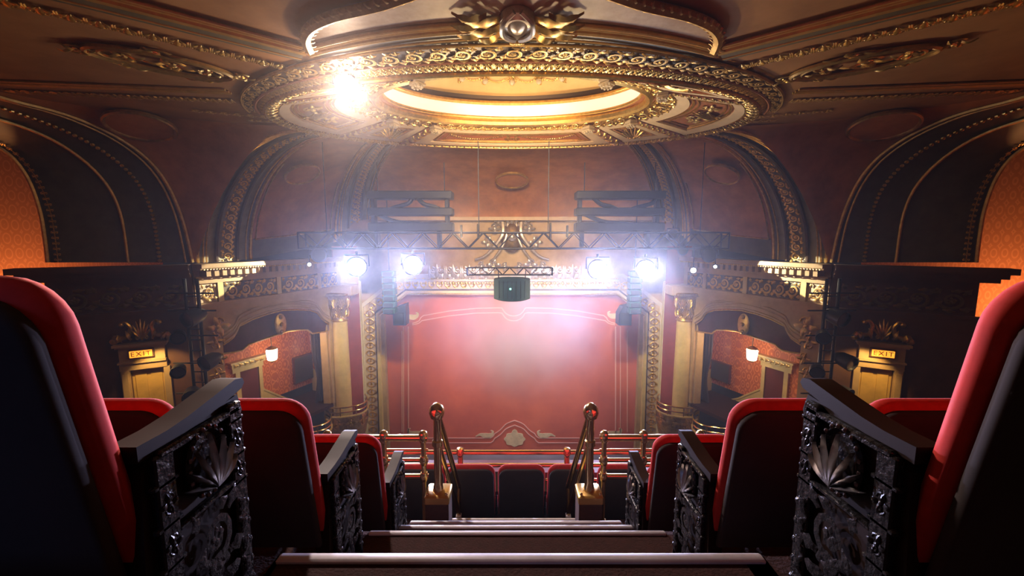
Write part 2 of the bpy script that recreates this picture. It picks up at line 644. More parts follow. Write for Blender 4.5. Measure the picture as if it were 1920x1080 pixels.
def band(mb, P0, P1, unit, aspect=1.0, relief=0.5, flip=1, toward=None):
    """carved units repeated along the strip between the polylines P0 and P1"""
    P0, P1 = np.asarray(P0, float), np.asarray(P1, float)
    C = (P0 + P1) / 2
    d = np.r_[0, np.cumsum(np.linalg.norm(np.diff(C, axis=0), axis=1))]
    W = np.linalg.norm(P1 - P0, axis=1)
    n = max(1, int(round(d[-1] / max(1e-4, W.mean() * aspect))))
    for i in range(n):
        t = (i + 0.5) * d[-1] / n
        o = np.array([np.interp(t, d, C[:, k]) for k in range(3)])
        e = np.array([np.interp(min(d[-1], t + 0.02), d, C[:, k]) - np.interp(max(0, t - 0.02), d, C[:, k]) for k in range(3)])
        b = np.array([np.interp(t, d, (P1 - P0)[:, k]) for k in range(3)])
        wv = np.linalg.norm(b)
        T = nrm(e)
        B = b / wv
        B = nrm(B - T * np.dot(B, T))
        N = nrm(np.cross(T, B))
        if toward is not None and np.dot(N, np.asarray(toward, float) - o) < 0:
            N = -N
            if flip:
                T = -T
        place(mb, unit, o, T, B, N, d[-1] / n, wv, wv * relief)


CAMP = np.zeros(3)

# =================================================================== CEILING RING
DC = 11.33


def ell(a, b, z, t):
    t = np.asarray(t, float)
    return np.stack([a * np.sin(t), DC + b * np.cos(t), np.full_like(t, z)], -1)


def cone(s, t, off=0.0):
    """surface of the ring: s 0 outer rim .. 1 inner lip; off lowers it along the normal"""
    P = ell(6.35 - 2.9 * s, 3.15 - 1.2 * s, 3.2 + 0.6 * s - off, t)
    P[..., 1] += 0.12 * s
    return P


def elli(a, b, z, t):                                  # ellipses of the opening, set a little nearer the stage
    return ell(a, b, z, t) + (0, 0.12, 0)


def conegrid(s0, s1, t0, t1, off=0.0, ns=3, nt=24):
    t = np.linspace(t0, t1, nt)
    return np.stack([cone(s, t, off) for s in np.linspace(s0, s1, ns)])


ring = thing('ceiling_ring', 'gilded oval ceiling ring with cream bordered panels around the glowing dome', 'ceiling ring')
g = MB()
g.slab(conegrid(0.0, 1.0, 0, 2 * pi, 0, 9, 97), np.array((0, 0, 0.06)))
g.build('ring_bed', 'terra', ring)
RB = [-150, -120, -58, -35, 35, 58, 120, 150, 210]
for i in range(8):
    t0, t1 = radians(RB[i] + (2.6 if i not in (7,) else 2.6)), radians(RB[i + 1] - 2.6)
    nt = max(8, int((t1 - t0) * 14))
    p = MB().slab(conegrid(0.115, 0.69, t0, t1, 0.03, 3, nt), np.array((0, 0, 0.03))).build('panel', 'terra', ring)
    # stepped frames of the panel
    dt = 0.075 if t1 - t0 > 0.6 else 0.055
    fr = MB()
    for (sa, sb, ta, tb) in ((0.115, 0.20, t0, t1), (0.58, 0.69, t0, t1)):
        fr.slab(conegrid(sa, sb, ta, tb, 0.085, 2, nt), np.array((0, 0, 0.055)))
    for (ta, tb) in ((t0, t0 + dt), (t1 - dt, t1)):
        fr.slab(conegrid(0.19, 0.58, ta, tb, 0.085, 4, 3), np.array((0, 0, 0.055)))
    fr.build('panel_border', 'cream', p)
    gm = MB()
    loop = np.concatenate([cone(0.23, np.linspace(t0 + dt * 1.3, t1 - dt * 1.3, nt), 0.05),
                           cone(0.545, np.linspace(t1 - dt * 1.3, t0 + dt * 1.3, nt), 0.05)])
    gm.tube(loop, 0.035, 5, closed=True)
    loop2 = np.concatenate([cone(0.27, np.linspace(t0 + dt * 1.9, t1 - dt * 1.9, nt), 0.05),
                            cone(0.50, np.linspace(t1 - dt * 1.9, t0 + dt * 1.9, nt), 0.05)])
    gm.tube(loop2, 0.02, 5, closed=True)
    gm.build('gold_moulding', 'gold', p)
    tm = (t0 + t1) / 2
    om = MB()
    if i in (1, 2, 4, 5, 6, 0):
        ta, tb = tm - (t1 - t0) * 0.27, tm + (t1 - t0) * 0.27
        tt = np.linspace(ta, tb, 12)
        band(om, cone(0.30, tt, 0.05), cone(0.48, tt, 0.05), 'floral', 1.1, 0.35, 1, CAMP)
        tt = np.linspace(tm - 0.07, tm + 0.07, 6)
        band(om, cone(0.24, tt, 0.05), cone(0.53, tt, 0.05), 'palm', 1.0, 0.4, 1, CAMP)
    else:
        for k in (-1, 1):
            x = np.linspace(0, 1, 14)
            tt = tm + k * (0.06 + 0.36 * x)
            sw = 0.46 - 0.13 * np.sin(pi * x)
            P = np.array([cone(a, np.array([b]), 0.07)[0] for a, b in zip(sw, tt)])
            P2 = np.array([cone(a + 0.07, np.array([b]), 0.07)[0] for a, b in zip(sw, tt)])
            band(om, P, P2, 'rope', 0.8, 0.5, 1, CAMP)
        tt = np.linspace(tm - 0.05, tm + 0.05, 6)
        band(om, cone(0.27, tt, 0.05), cone(0.5, tt, 0.05), 'floral', 1.0, 0.4, 1, CAMP)
    om.build('gilded_relief', 'gold', p, kind='stuff')
for tdeg in RB[:-1]:
    tr = radians(tdeg)
    P0 = np.array([cone(s, np.array([tr - 0.035]), 0.02)[0] for s in np.linspace(0.07, 0.72, 12)])
    P1 = np.array([cone(s, np.array([tr + 0.035]), 0.02)[0] for s in np.linspace(0.07, 0.72, 12)])
    bm = MB()
    bm.slab(np.stack([P0, P1]), np.array((0, 0, -0.09)))
    b_ = bm.build('beam', 'terra', ring)
    om = MB()
    dn = np.array((0, 0, -0.09))
    band(om, P0 + dn, P1 + dn, 'rope', 0.75, 0.35, 1, CAMP)
    om.build('gilded_relief', 'gold', b_, kind='stuff')
    # console bracket where the beam meets the inner band
    c = cone(0.74, np.array([tr]), 0.16)[0]
    rd = nrm(np.array((sin(tr) * 1.9, cos(tr), 0)))
    tg = np.array((rd[1], -rd[0], 0))
    cb = MB()
    cb.bbox(c + (0, 0, .02), (0.30, 0.26, 0.12), 0.03, np.stack([tg, rd, (0, 0, 1)]))
    for k in (-2, -1, 0, 1, 2):
        cb.tube([c + tg * k * 0.06 + rd * 0.13 - (0, 0, 0.05), c + tg * k * 0.06 - rd * 0.13 - (0, 0, 0.07)], 0.032, 6)
    for k in range(9):
        a = k * 2 * pi / 9
        cb.ball(c + tg * .13 * cos(a) + rd * .1 * sin(a) - (0, 0, .11), .035, 6, 4)
    cb.build('bracket', 'whitish', ring)
om = MB()
tt = np.linspace(0, 2 * pi, 200)
band(om, cone(-0.01, tt, 0.06), cone(0.1, tt, 0.04), 'acanthus', 1.0, 0.6, 1, CAMP)
om.tube(cone(0.0, tt[:-1], 0.04), 0.05, 6, closed=True)
om.tube(cone(0.105, tt[:-1], 0.05), 0.03, 6, closed=True)
om.build('rope_border', 'gold', ring, kind='stuff')
om = MB()
band(om, cone(0.70, tt, 0.07), cone(0.86, tt, 0.06), 'rinceau', 1.0, 0.55, 1, CAMP)
om.tube(cone(0.70, tt[:-1], 0.06), 0.03, 6, closed=True)
om.slab(conegrid(0.70, 0.87, 0, 2 * pi, 0.045, 2, 97), np.array((0, 0, .03)))
om.build('leaf_border', 'gold', ring, kind='stuff')
lip = MB()
tt = np.linspace(0, 2 * pi, 120, endpoint=False)
lip.tube(cone(0.93, tt, 0.05), 0.12, 8, closed=True)
lip.tube(elli(3.45, 1.95, 3.84, tt), 0.05, 8, closed=True)
lip.build('plain_gold_rim', 'gold', ring)
TT = np.linspace(0, 2 * pi, 97)


def ringwall(prof, name, m):
    MB().grid(np.stack([elli(a, b, z, TT) for a, b, z in prof])).build(name, m, ring)


ringwall([(3.47, 1.97, 3.88), (3.56, 2.05, 3.98), (3.58, 2.07, 4.12), (3.52, 2.02, 4.24)], 'cove_light', 'cove')
ringwall([(3.52, 2.02, 4.24), (3.44, 1.94, 4.29), (3.48, 1.98, 4.36)], 'cove_cornice', 'gold')
ringwall([(3.48, 1.98, 4.36), (3.56, 2.06, 4.44), (3.5, 2.0, 4.54)], 'dark_band', 'darkmould')  # dark colour paints the shadow gap between cove and dome


def domep(r, t):
    return elli(3.52 * r, 2.02 * r, 4.52 + 0.46 * (1 - r ** 2.2), t)


dm = MB()
dm.grid(np.stack([domep(r, np.linspace(0, 2 * pi, 97)) for r in np.linspace(1, 0.02, 14)]))
dome = dm.build('dome', 'domecream', ring)
om = MB()
for k in (-1, 1):                                     # swags on the dome
    for a0, a1 in ((0.04, 0.34), (0.36, 0.66)):
        x = np.linspace(0, 1, 12)
        t_ = k * (a0 + (a1 - a0) * x)
        r_ = 0.60 + 0.10 * np.sin(pi * x)
        P = np.array([domep(r, np.array([t]))[0] for r, t in zip(r_, t_)]) - (0, 0, 0.03)
        P2 = np.array([domep(r + 0.04, np.array([t]))[0] for r, t in zip(r_, t_)]) - (0, 0, 0.03)
        band(om, P, P2, 'rope', 0.8, 0.6, 1, CAMP)
for t_ in (-0.68, -0.35, 0.0, 0.35, 0.68):
    tv = np.linspace(t_ - 0.06, t_ + 0.06, 4)
    band(om, domep(0.56, tv) - (0, 0, .03), domep(0.78, tv) - (0, 0, .03), 'floral', 1.0, 0.4, 1, CAMP)
om.build('swag', 'gold', dome, kind='stuff')
om = MB()
for t_ in (-0.68, -0.35, 0.0, 0.35, 0.68):
    om.ball(domep(0.66, np.array([t_]))[0] - (0, 0, 0.1), 0.09, 8, 6)
om.build('mask_heads', 'whitish', dome, kind='stuff')

# =================================================================== CEILING
ZC = 3.3
t = np.linspace(radians(-104), radians(-256), 60)      # through the near side
t = np.linspace(radians(74), radians(286), 90)
inner = ell(6.36, 3.2, ZC, t)


def outer_pt(p):
    d = p[:2] - np.array((0, DC - 1.2))
    best = 1e9
    poly = [(12.6, 8.4), (11.9, 9.0), (11.3, 10.2), (9.9, 11.5), (8.0, 12.2), (6.3, 12.4)]
    pts = [(-12.6, -4.0), (12.6, -4.0)] + poly + [(-x, y) for x, y in poly[::-1]]
    for a, b in zip(pts, pts[1:] + pts[:1]):
        a, b = np.array(a), np.array(b)
        e = b - a
        den = d[0] * (-e[1]) + d[1] * e[0]
        if abs(den) < 1e-9:
            continue
        q = a - np.array((0, DC - 1.2))
        k = (q[0] * (-e[1]) + q[1] * e[0]) / den
        u_ = (d[0] * q[1] - d[1] * q[0]) / den
        if k > 0 and -1e-6 <= u_ <= 1 + 1e-6:
            best = min(best, k)
    o = np.array((0, DC - 1.2)) + d * max(best, 1.0)
    return np.array((o[0], o[1], ZC))


outer = np.array([outer_pt(p) for p in inner])
G = np.stack([inner + (outer - inner) * f for f in (0, .25, .5, .75, 1)])
struct(MB().slab(G, np.array((0, 0, 0.15))).build('ceiling', 'ceiling'), 'dark brown plaster ceiling over the balcony around the oval ring')

# gilded bands round the near side of the ring
ceil_no = [0]


def trim(label, loc=(0, 0, 0)):
    ceil_no[0] += 1
    o = bpy.data.objects.new('trim_%d' % ceil_no[0], None)
    COL.objects.link(o)
    o['kind'] = 'structure'
    o['label'] = label
    return o


tt = np.linspace(radians(98), radians(262), 120)
T = trim('pair of gilded scroll bands along the near edge of the oval ring')
MB().slab(np.stack([ell(6.38, 3.2, 3.2, tt), ell(6.5, 3.5, 3.27, tt)]), np.array((0, 0, .04))).build('band_bed', 'oldgold', T)
MB().slab(np.stack([ell(6.56, 3.58, 3.25, tt), ell(6.7, 4.1, 3.25, tt)]), np.array((0, 0, .05))).build('band_bed', 'darkmould', T)
om = MB()
band(om, ell(6.38, 3.2, 3.19, tt), ell(6.5, 3.5, 3.26, tt), 'acanthus', 0.95, 0.4, 1, CAMP)
om.build('inner_leaf_band', 'gold', T, kind='stuff')
om = MB()
band(om, ell(6.57, 3.6, 3.24, tt), ell(6.7, 4.1, 3.24, tt), 'rinceau', 1.25, 0.4, 1, CAMP)
om.build('outer_leaf_band', 'oldgold', T, kind='stuff')
om = MB()
om.tube(ell(6.53, 3.54, 3.22, tt), 0.035, 6)
om.build('rose_bead', 'terra', T)
om = MB()
om.tube(ell(6.74, 4.14, 3.23, tt), 0.03, 6)
om.build('outer_bead', 'oldgold', T)
# olive strip + arc moulding + straight mouldings running back over the balcony
ax = np.linspace(-1, 1, 41)


def arc(dy, wx=3.55):
    return np.stack([ax * (wx + dy * 0.55), 6.7 + 0.85 * ax ** 2 - dy * (1 - 0.25 * ax ** 2), np.full_like(ax, ZC - 0.03)], 1)


T = trim('gilt arc moulding with olive strip between balcony ceiling panels and ring')
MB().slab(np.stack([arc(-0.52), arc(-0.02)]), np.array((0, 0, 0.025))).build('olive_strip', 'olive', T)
om = MB()
for d_, r_ in ((0.0, 0.055), (0.10, 0.03), (0.18, 0.04), (-0.3, 0.02)):
    om.tube(arc(d_) - (0, 0, 0.03), r_, 8)
om.build('gilt_arc', 'giltpaint', T)
GARL = smoothline([(3.42, 7.28, ZC - .11), (3.30, 6.85, ZC - .11), (3.02, 6.5, ZC - .11), (2.55, 6.22, ZC - .11), (1.77, 5.95, ZC - .11), (0.9, 5.5, ZC - .11), (0.0, 5.3, ZC - .11)], 40)
gl = np.concatenate([mirx(GARL, -1), GARL[::-1][1:]])
gl = resample(gl, 41) + (0, 0, .08)
MB().slab(np.stack([arc(0.22), arc(.22) * .5 + gl * .5, gl]), np.array((0, 0, 0.02))).build('panel', 'mottle', T)
for s in (-1, 1):
    side = 'right' if s > 0 else 'left'
    T = trim('straight gilt moulding running back from the ring at upper %s' % side)
    A, B = np.array((3.6, 7.5, ZC - 0.05)), np.array((8.4, 3.73, ZC - 0.05))
    nv = nrm(np.array((0.62, 0.79, 0)))
    om = MB()
    for d_, r_ in ((0, 0.065), (-0.12, 0.03), (-0.2, 0.03), (0.34, 0.02)):
        om.tube(mirx([A + nv * d_, B + nv * d_], s), r_, 8)
    om.build('gilt_moulding', 'giltpaint', T)
    MB().slab(mirx(np.stack([[A + nv * .05, B + nv * .05], [A + nv * .45, B + nv * .45]]), s), np.array((0, 0, 0.03))).build('olive_strip', 'olive', T)
    a, b = np.array((3.95, 8.3, ZC - 0.03)), np.array((9.4, 3.95, ZC - 0.03))
    om = MB()
    L = resample([a, b], 30)
    band(om, mirx(L, s), mirx(L + nv * 0.3, s), 'acanthus', 1.0, 0.4, 1, CAMP)
    om.build('leaf_band', 'gold', T, kind='stuff')
    # lines and leaf strip running out to the side wall
    T = trim('gilt lines and leaf strip running to the %s side wall' % side)
    om = MB()
    for d_ in (0, 0.12, 0.2):
        om.tube(mirx([(6.3, 9.35 + d_, ZC - .03), (11.5, 8.75 + d_, ZC - .03)], s), 0.028, 6)
    om.build('gilt_lines', 'giltpaint', T)
    om = MB()
    L = resample([(6.6, 9.95, ZC - .02), (11.2, 9.3, ZC - .02)], 30)
    band(om, mirx(L, s), mirx(L + (0, .28, 0), s), 'acanthus', 1.0, 0.4, 1, CAMP)
    L = resample([(6.5, 11.2, ZC - .02), (8.2, 10.6, ZC - .02)], 12)
    band(om, mirx(L, s), mirx(L + (0, .3, 0), s), 'floral', 1.0, 0.4, 1, CAMP)
    L = resample([(6.3, 11.75, ZC - .02), (7.3, 11.5, ZC - .02)], 8)
    band(om, mirx(L, s), mirx(L + (0, .2, 0), s), 'rope', 1.0, 0.4, 1, CAMP)
    om.build('leaf_strip', 'oldgold', T, kind='stuff')
    # carved ceiling cartouche
    ct = thing('ceiling_cartouche', 'carved gilt ceiling cartouche beside the oval ring on the %s' % side, 'cartouche', (s * 6.45, 7.95, ZC), s * -0.62)
    om = MB()
    for d_, r_ in ((1.05, 0.05), (0.88, 0.03)):
        th = np.linspace(0, 2 * pi, 40, endpoint=False)
        om.tube(np.stack([d_ * np.cos(th), 0.42 * d_ * np.sin(th), np.full(40, -0.06)], 1), r_, 6, closed=True)
    om.build('oval_frame', 'oldgold', ct)
    om = MB()
    for px, py, sx, sy, an in ((-.55, 0, .6, .5, 0.3), (.1, .02, .8, .6, 0), (.65, 0, .5, .5, -.3), (-1.15, .12, .6, .45, .5), (1.2, -.1, .5, .4, .2),
                               (-.1, -.5, .9, .3, 0), (.6, .45, .7, .3, .4), (-.6, .42, .7, .3, -.4)):
        place(om, 'floral', (px, py, -.02), (cos(an), -sin(an), 0), (-sin(an), -cos(an), 0), (0, 0, -1), sx, sy, 0.28)
    om.build('leaf_relief', 'gold', ct, kind='stuff')
    # garland
    T = trim('dark gilt leaf garland curving over the ceiling panel at upper %s' % side)
    L = GARL[:-1]
    om = MB()
    Tn = nrm(np.gradient(L, axis=0))
    Bn = np.stack([-Tn[:, 1], Tn[:, 0], 0 * Tn[:, 0]], 1)
    band(om, mirx(L - Bn * .13, s), mirx(L + Bn * .13, s), 'rope', 0.6, 0.6, 1, CAMP)
    om.tube(mirx(L, s), 0.085, 6)
    om.build('garland', 'oldgold', T, kind='stuff')
# centre cartouche with leaf sprays
ct = thing('ceiling_cartouche', 'large gilt cartouche with leaf sprays at top centre of the ceiling', 'cartouche', (0.08, 6.45, ZC - 0.04))
m_ = MB()
th = np.linspace(0, 2 * pi, 32, endpoint=False)
AXD = np.array(((1, 0, 0), (0, -1, 0), (0, 0, -1)))
m_.lathe([(0.27, 0), (0.27, 0.1), (0.22, 0.16), (0.15, 0.13), (0.10, 0.16), (0.02, 0.18)], (0, 0, 0), AXD, 24, 1, 1.35)
for k in (-1, 1):
    P = smoothline([(k * .05, -.42, -.12), (k * .22, -.28, -.2), (k * .24, 0, -.22), (k * .13, .2, -.2), (k * .04, .3, -.16)], 16)
    m_.tube(P, 0.04, 6)
m_.build('shield', 'silver', ct)
om = MB()
for k in (-1, 1):
    for j, (dx, dy, an, L_) in enumerate(((.25, .10, .1, .55), (.25, -.12, -.1, .6), (.5, .18, .25, .45), (.5, -.02, 0, .5), (.45, -.22, -.25, .5), (.25, .26, .5, .4))):
        sub = MB()
        u_leaf(sub, (0, 0, 0), 0, 1, 0.2, 0.22, 6, 3)
        V = np.array(((k * cos(an), sin(an), 0), (-sin(an) * k, cos(an), 0), (0, 0, -1))) * np.array((L_, L_, .5))[:, None]
        om.merge(sub, V.T, (k * dx, dy, -0.03))
for j in range(7):
    om.ball((-.09 + .03 * j, .42 + .02 * (j % 2), -.14), 0.035, 6, 4)
    om.ball((-.06 + .02 * j, .47, -.12), 0.03, 6, 4)
om.build('leaf_sprays', 'gold', ct, kind='stuff')

# =================================================================== STAGE-END VAULT
RK = [  # right half: base point, ring angle (deg)
    ((0, 19.85, 1.0), 0), ((3.4, 19.85, 1.0), 18), ((6.85, 19.85, 1.0), 37),
    ((7.5, 19.6, 0.9), 41), ((8.15, 18.75, -.1), 46),
    ((8.95, 16.9, -.45), 55), ((9.72, 15.05, -.7), 62), ((10.05, 14.25, -.75), 69), ((10.42, 13.35, -.75), 76)]


def vault(b, tdeg, n=16, off=0.0):
    b = np.array(b, float)
    top = ell(6.38, 3.19, 3.22, np.array([radians(tdeg)]))[0]
    a = np.linspace(0, pi / 2, n)
    hz = 1 - np.cos(a)
    P = b + (top - b) * np.stack([hz, hz, np.sin(a)], 1)
    if off:
        d = nrm(np.array((top[0] - b[0], top[1] - b[1], 0)))
        nv = np.cos(a)[:, None] * d - np.sin(a)[:, None] * np.array((0, 0, 1.0))
        P = P + nv * off
    return P


def vkey(k):
    i = min(int(k), len(RK) - 2)
    f = k - i
    b = np.array(RK[i][0]) * (1 - f) + np.array(RK[i + 1][0]) * f
    return b, RK[i][1] * (1 - f) + RK[i + 1][1] * f


def vgrid(k0, k1, nu, off=0.0, n=18):
    return np.stack([vault(*vkey(k), n, off) for k in np.linspace(k0, k1, nu)])


G = vgrid(0, 2, 13)
G = np.concatenate([mirx(G[::-1], -1)[:-1], G])
struct(MB().slab(G, np.array((0, .1, .12))).build('ceiling_vault', 'plaster'), 'brown mottled plaster vault over the stage, centre bay')
for s in (-1, 1):
    side = 'right' if s > 0 else 'left'
    struct(MB().slab(mirx(vgrid(4, 6, 11), s), np.array((0, .1, .12))).build('ceiling_vault', 'plaster'), 'brown mottled plaster vault over the boxes, %s bay' % side)
    for (k0, k1, nm) in ((2, 4, 'between centre bay and %s box bay' % side), (6, 8, 'at the near end of the %s boxes' % side)):
        T = trim('painted arch rib with gilt floral strip %s' % nm)
        G = mirx(vgrid(k0, k1, 7, 0.02), s)
        MB().slab(G, np.array((0, .12, .14))).build('rib_bed', 'greygreen', T)
        km = (k0 + k1) / 2
        kd = (k1 - k0) / 2
        om = MB()
        for e in (k0 + .02, k0 + .22 * kd, k1 - .02, k1 - .2 * kd, k1 - .3 * kd):
            om.tube(mirx(vault(*vkey(e), 24, 0.08), s), 0.05 if e in (k0 + .02, k1 - .02) else 0.028, 6)
        om.build('gilt_edge', 'gold', T)
        om = MB()
        for e in (km - .42 * kd, km + .36 * kd):
            om.tube(mirx(vault(*vkey(e), 24, 0.08), s), 0.06, 6)
        om.build('dark_band', 'darkmould', T)
        om = MB()
        band(om, mirx(vault(*vkey(km - .26 * kd), 40, .07), s), mirx(vault(*vkey(km + .2 * kd), 40, .07), s), 'rinceau', 1.0, 0.4, 1, CAMP)
        om.build('floral_strip', 'gold', T, kind='stuff')
    # olive skirting band and inner panel line of the box bay
    T = trim('olive skirting with gilt panel line under the %s vault bay' % side)
    om = MB()
    n_ = 18
    G = vgrid(4.05, 5.95, 9, 0.03)[:, 0:3]
    MB().slab(mirx(G, s), np.array((0, .05, .02))).build('skirting', 'olive', T)
    P = [vault(*vkey(4.12), 18, .06)[9:2:-1], np.stack([vault(*vkey(k), 18, .06)[2] for k in np.linspace(4.12, 5.9, 12)]), vault(*vkey(5.9), 18, .06)[2:12]]
    om.tube(mirx(np.concatenate(P), s), 0.03, 6)
    om.build('gilt_panel_line', 'gold', T)


# round plaster vents
def disc(p, n, r, label):
    n = nrm(np.array(n, float))
    x = nrm(np.cross(n, (0.0, 0.0, 1.0)))
    y = np.cross(n, x)
    A = np.stack([x, y, n])
    v = thing('ceiling_vent', label, 'vent', tuple(p))
    MB().lathe([(r, 0.2), (r, 0.27), (r * .95, 0.30), (r * .90, 0.28), (r * .88, 0.25)], (0, 0, 0), A, 32).build('rim', 'oldgold', v)
    MB().lathe([(r * .3, -.02), (r * .3, .2), (r * .9, 0.21), (r * .9, 0.25), (r * .4, 0.27), (0.001, 0.28)], (0, 0, 0), A, 32).build('disc', 'plaster', v)


def vault_at(k, j, n=60):
    A = vault(*vkey(k), n)
    d1 = nrm(A[j + 1] - A[j - 1])
    B = vault(*vkey(k + .1), n)
    d2 = nrm(B[j] - A[j])
    nv = np.cross(d1, d2)
    if np.dot(nv, -A[j]) < 0:
        nv = -nv
    return A[j], nv


p, nv = vault_at(0.0, 34)
disc(p, nv, 0.72, 'round plaster vent in the centre bay below the oval ring')
p, nv = vault_at(5.35, 36)
disc(p, nv, 0.62, 'round plaster vent in the right box bay of the vault')
disc(p * (-1, 1, 1), nv * (-1, 1, 1), 0.62, 'round plaster vent in the left box bay of the vault')
# =================================================================== SIDE ARCHES
for s in (-1, 1):
    side = 'right' if s > 0 else 'left'

    def onplane(pts, X0, Y0, k=0.333):
        n = (1, k, 0)
        return np.array([PP(x, y, (X0, Y0, 0), n) for x, y in pts])

    def carry(P, Yend):                            # carry the arch on over its crown
        top = P[-1]
        Q = [(P[i][0] + (P[i][1] - top[1]) * -0.0, 2 * Yend - P[i][1], P[i][2]) for i in range(len(P) - 2, -1, -1)]
        mid = [((top[0] + Q[0][0]) / 2, Yend, top[2] + 0.12)]
        return smoothline(np.concatenate([P, mid, Q]), 60, 4)

    C0 = carry(onplane([(1560, 492), (1564, 470), (1578, 410), (1605, 345), (1640, 298), (1705, 253), (1800, 212), (1920, 186)], 10.45, 13.25), 8.6)
    C1 = carry(onplane([(1622, 492), (1625, 470), (1634, 400), (1657, 345), (1702, 300), (1765, 260), (1850, 224), (1920, 203)], 11.2, 13.0), 8.6)
    C2 = carry(onplane([(1830, 492), (1832, 470), (1842, 400), (1862, 340), (1888, 300), (1920, 272)], 13.2, 11.55), 9.2)
    Cm = C1 * .55 + C2 * .45
    Ck = C1 * .12 + C2 * .88
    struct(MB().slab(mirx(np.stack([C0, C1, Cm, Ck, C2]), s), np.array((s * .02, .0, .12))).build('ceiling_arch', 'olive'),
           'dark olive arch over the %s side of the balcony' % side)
    T = trim('gilt beads and mouldings of the arch at the %s side' % side)
    om = MB()
    inn = np.array((-.05, -.05, 0))
    om.tube(mirx(C0 + inn, s), 0.05, 6)
    om.tube(mirx(C0 * .8 + C1 * .2 + inn, s), 0.03, 6)
    om.tube(mirx(C1 * .7 + C2 * .3 + inn, s), 0.04, 6)
    om.tube(mirx(C2 + inn, s), 0.05, 6)
    om.build('gilt_moulding', 'oldgold', T)
    om = MB()
    d_ = np.array((-.06, -.06, 0))
    band(om, mirx(C0 * .12 + C1 * .88 + d_, s), mirx(C0 * -.06 + C1 * 1.06 + d_, s), 'bead', 1.0, 0.7, 1, CAMP)
    band(om, mirx(Ck + d_, s), mirx(C1 * .05 + C2 * .95 + d_, s), 'floral', 1.0, 0.4, 1, CAMP)
    om.build('bead_row', 'gold', T, kind='stuff')
    # pendentive between the rib, the arch and the ceiling
    n = 30
    half = C0[:34]
    lo = np.concatenate([[RK[-1][0]], half])
    lo = resample(lo, n)
    up = resample([ell(6.38, 3.19, 3.22, np.array([radians(76)]))[0], (8.0, 12.0, 3.3), (9.8, 11.3, 3.3), (11.2, 10.0, 3.3), (11.9, 8.9, 3.3)], n)
    f = np.linspace(0, 1, 9)[:, None, None]
    hz = np.sin(f * pi / 2) ** 1.3
    G = lo[None] + (up - lo)[None] * np.concatenate([f ** 1.15, f ** 1.15, np.sin(f * pi / 2)], -1)
    struct(MB().slab(mirx(G, s), np.array((0, .05, .12))).build('ceiling_pendentive', 'plaster'), 'brown plaster pendentive between rib and arch, %s side' % side)
    c_, s__ = cos(TILT), sin(TILT)
    dep = G[..., 1] * c_ - G[..., 2] * s__
    px = 960 + FPX * G[..., 0] / dep
    py = 540 - FPX * (G[..., 1] * s__ + G[..., 2] * c_) / dep
    ij = np.unravel_index(np.argmin((px - 1650) ** 2 + (py - 224) ** 2 + 1e6 * (np.arange(9)[:, None] < 1) + 1e6 * (np.arange(9)[:, None] > 7)), px.shape)
    a_, b_ = max(1, min(7, ij[0])), max(1, min(n - 2, ij[1]))
    nv = nrm(np.cross(G[a_ + 1, b_] - G[a_ - 1, b_], G[a_, b_ + 1] - G[a_, b_ - 1]))
    if np.dot(nv, -G[a_, b_]) < 0:
        nv = -nv
    disc(G[a_, b_] * (s, 1, 1), nv * (s, 1, 1), .78, 'wide round plaster vent high on the pendentive at the %s' % side)
    # orange alcove wall behind the arch
    al = MB()
    al.box((s * 15.6, 11.5, -1.2), (.2, 13, 13))
    struct(al.build('wall_alcove_%s' % side, 'orangewall'), 'orange lit patterned wall seen through the %s side arch' % side)
    # corner wall with exit door : plan line from box end to the arch pier
    A, B = np.array((10.5, 13.25, 0)), np.array((13.4, 11.55, 0))
    e = nrm(B - A)
    nn = np.array((-e[1], e[0], 0)) * -1
    nn = np.array((e[1], -e[0], 0))
    if np.dot(nn, -A) < 0:
        nn = -nn
    L = np.linalg.norm(B - A)
    up = np.array((0, 0, 1.0))

    def W(u, z, o=0.0):
        return mirx(A + e * u + up * z + nn * o, s)

    def wbox(mb, u0, u1, z0, z1, o0, o1):
        P = [W(u, z, o) for u in (u0, u1) for o in (o0, o1) for z in (z0, z1)]
        mb.add(P, [(0, 1, 3, 2), (4, 6, 7, 5), (0, 4, 5, 1), (2, 3, 7, 6), (0, 2, 6, 4), (1, 5, 7, 3)])
        return mb

    wl = MB()
    def cu(px, y=690.0):
        p = PP(px, y, A, nn)
        return np.dot(p - A, e), p[2]
    D0, D1, DT = cu(1612)[0], cu(1676)[0], cu(1650, 690)[1]   # door opening
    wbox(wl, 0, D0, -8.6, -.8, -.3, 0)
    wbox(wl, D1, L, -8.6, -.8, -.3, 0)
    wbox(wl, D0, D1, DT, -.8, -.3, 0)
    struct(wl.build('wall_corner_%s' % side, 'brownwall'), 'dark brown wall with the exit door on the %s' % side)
    T = trim('dark entablature above the exit door on the %s' % side)
    eb = MB()
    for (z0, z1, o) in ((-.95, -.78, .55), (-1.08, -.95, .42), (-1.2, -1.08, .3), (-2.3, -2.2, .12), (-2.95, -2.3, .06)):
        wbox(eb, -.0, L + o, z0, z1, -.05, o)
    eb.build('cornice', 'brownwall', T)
    om = MB()
    P0 = np.array([W(u, -2.1, .03) for u in np.linspace(.25, L - .2, 10)])
    P1 = np.array([W(u, -1.45, .03) for u in np.linspace(.25, L - .2, 10)])
    band(om, P0, P1, 'rinceau', 1.0, .25, 1, CAMP)
    P0 = np.array([W(u, -1.08, .36) for u in np.linspace(.1, L, 10)])
    P1 = np.array([W(u, -.99, .36) for u in np.linspace(.1, L, 10)])
    band(om, P0, P1, 'bead', 1.3, .6, 1, CAMP)
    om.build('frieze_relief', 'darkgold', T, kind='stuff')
    # the exit door
    dr = bpy.data.objects.new('door_%d' % (2 if s > 0 else 1), None)
    COL.objects.link(dr)
    dr['kind'] = 'structure'
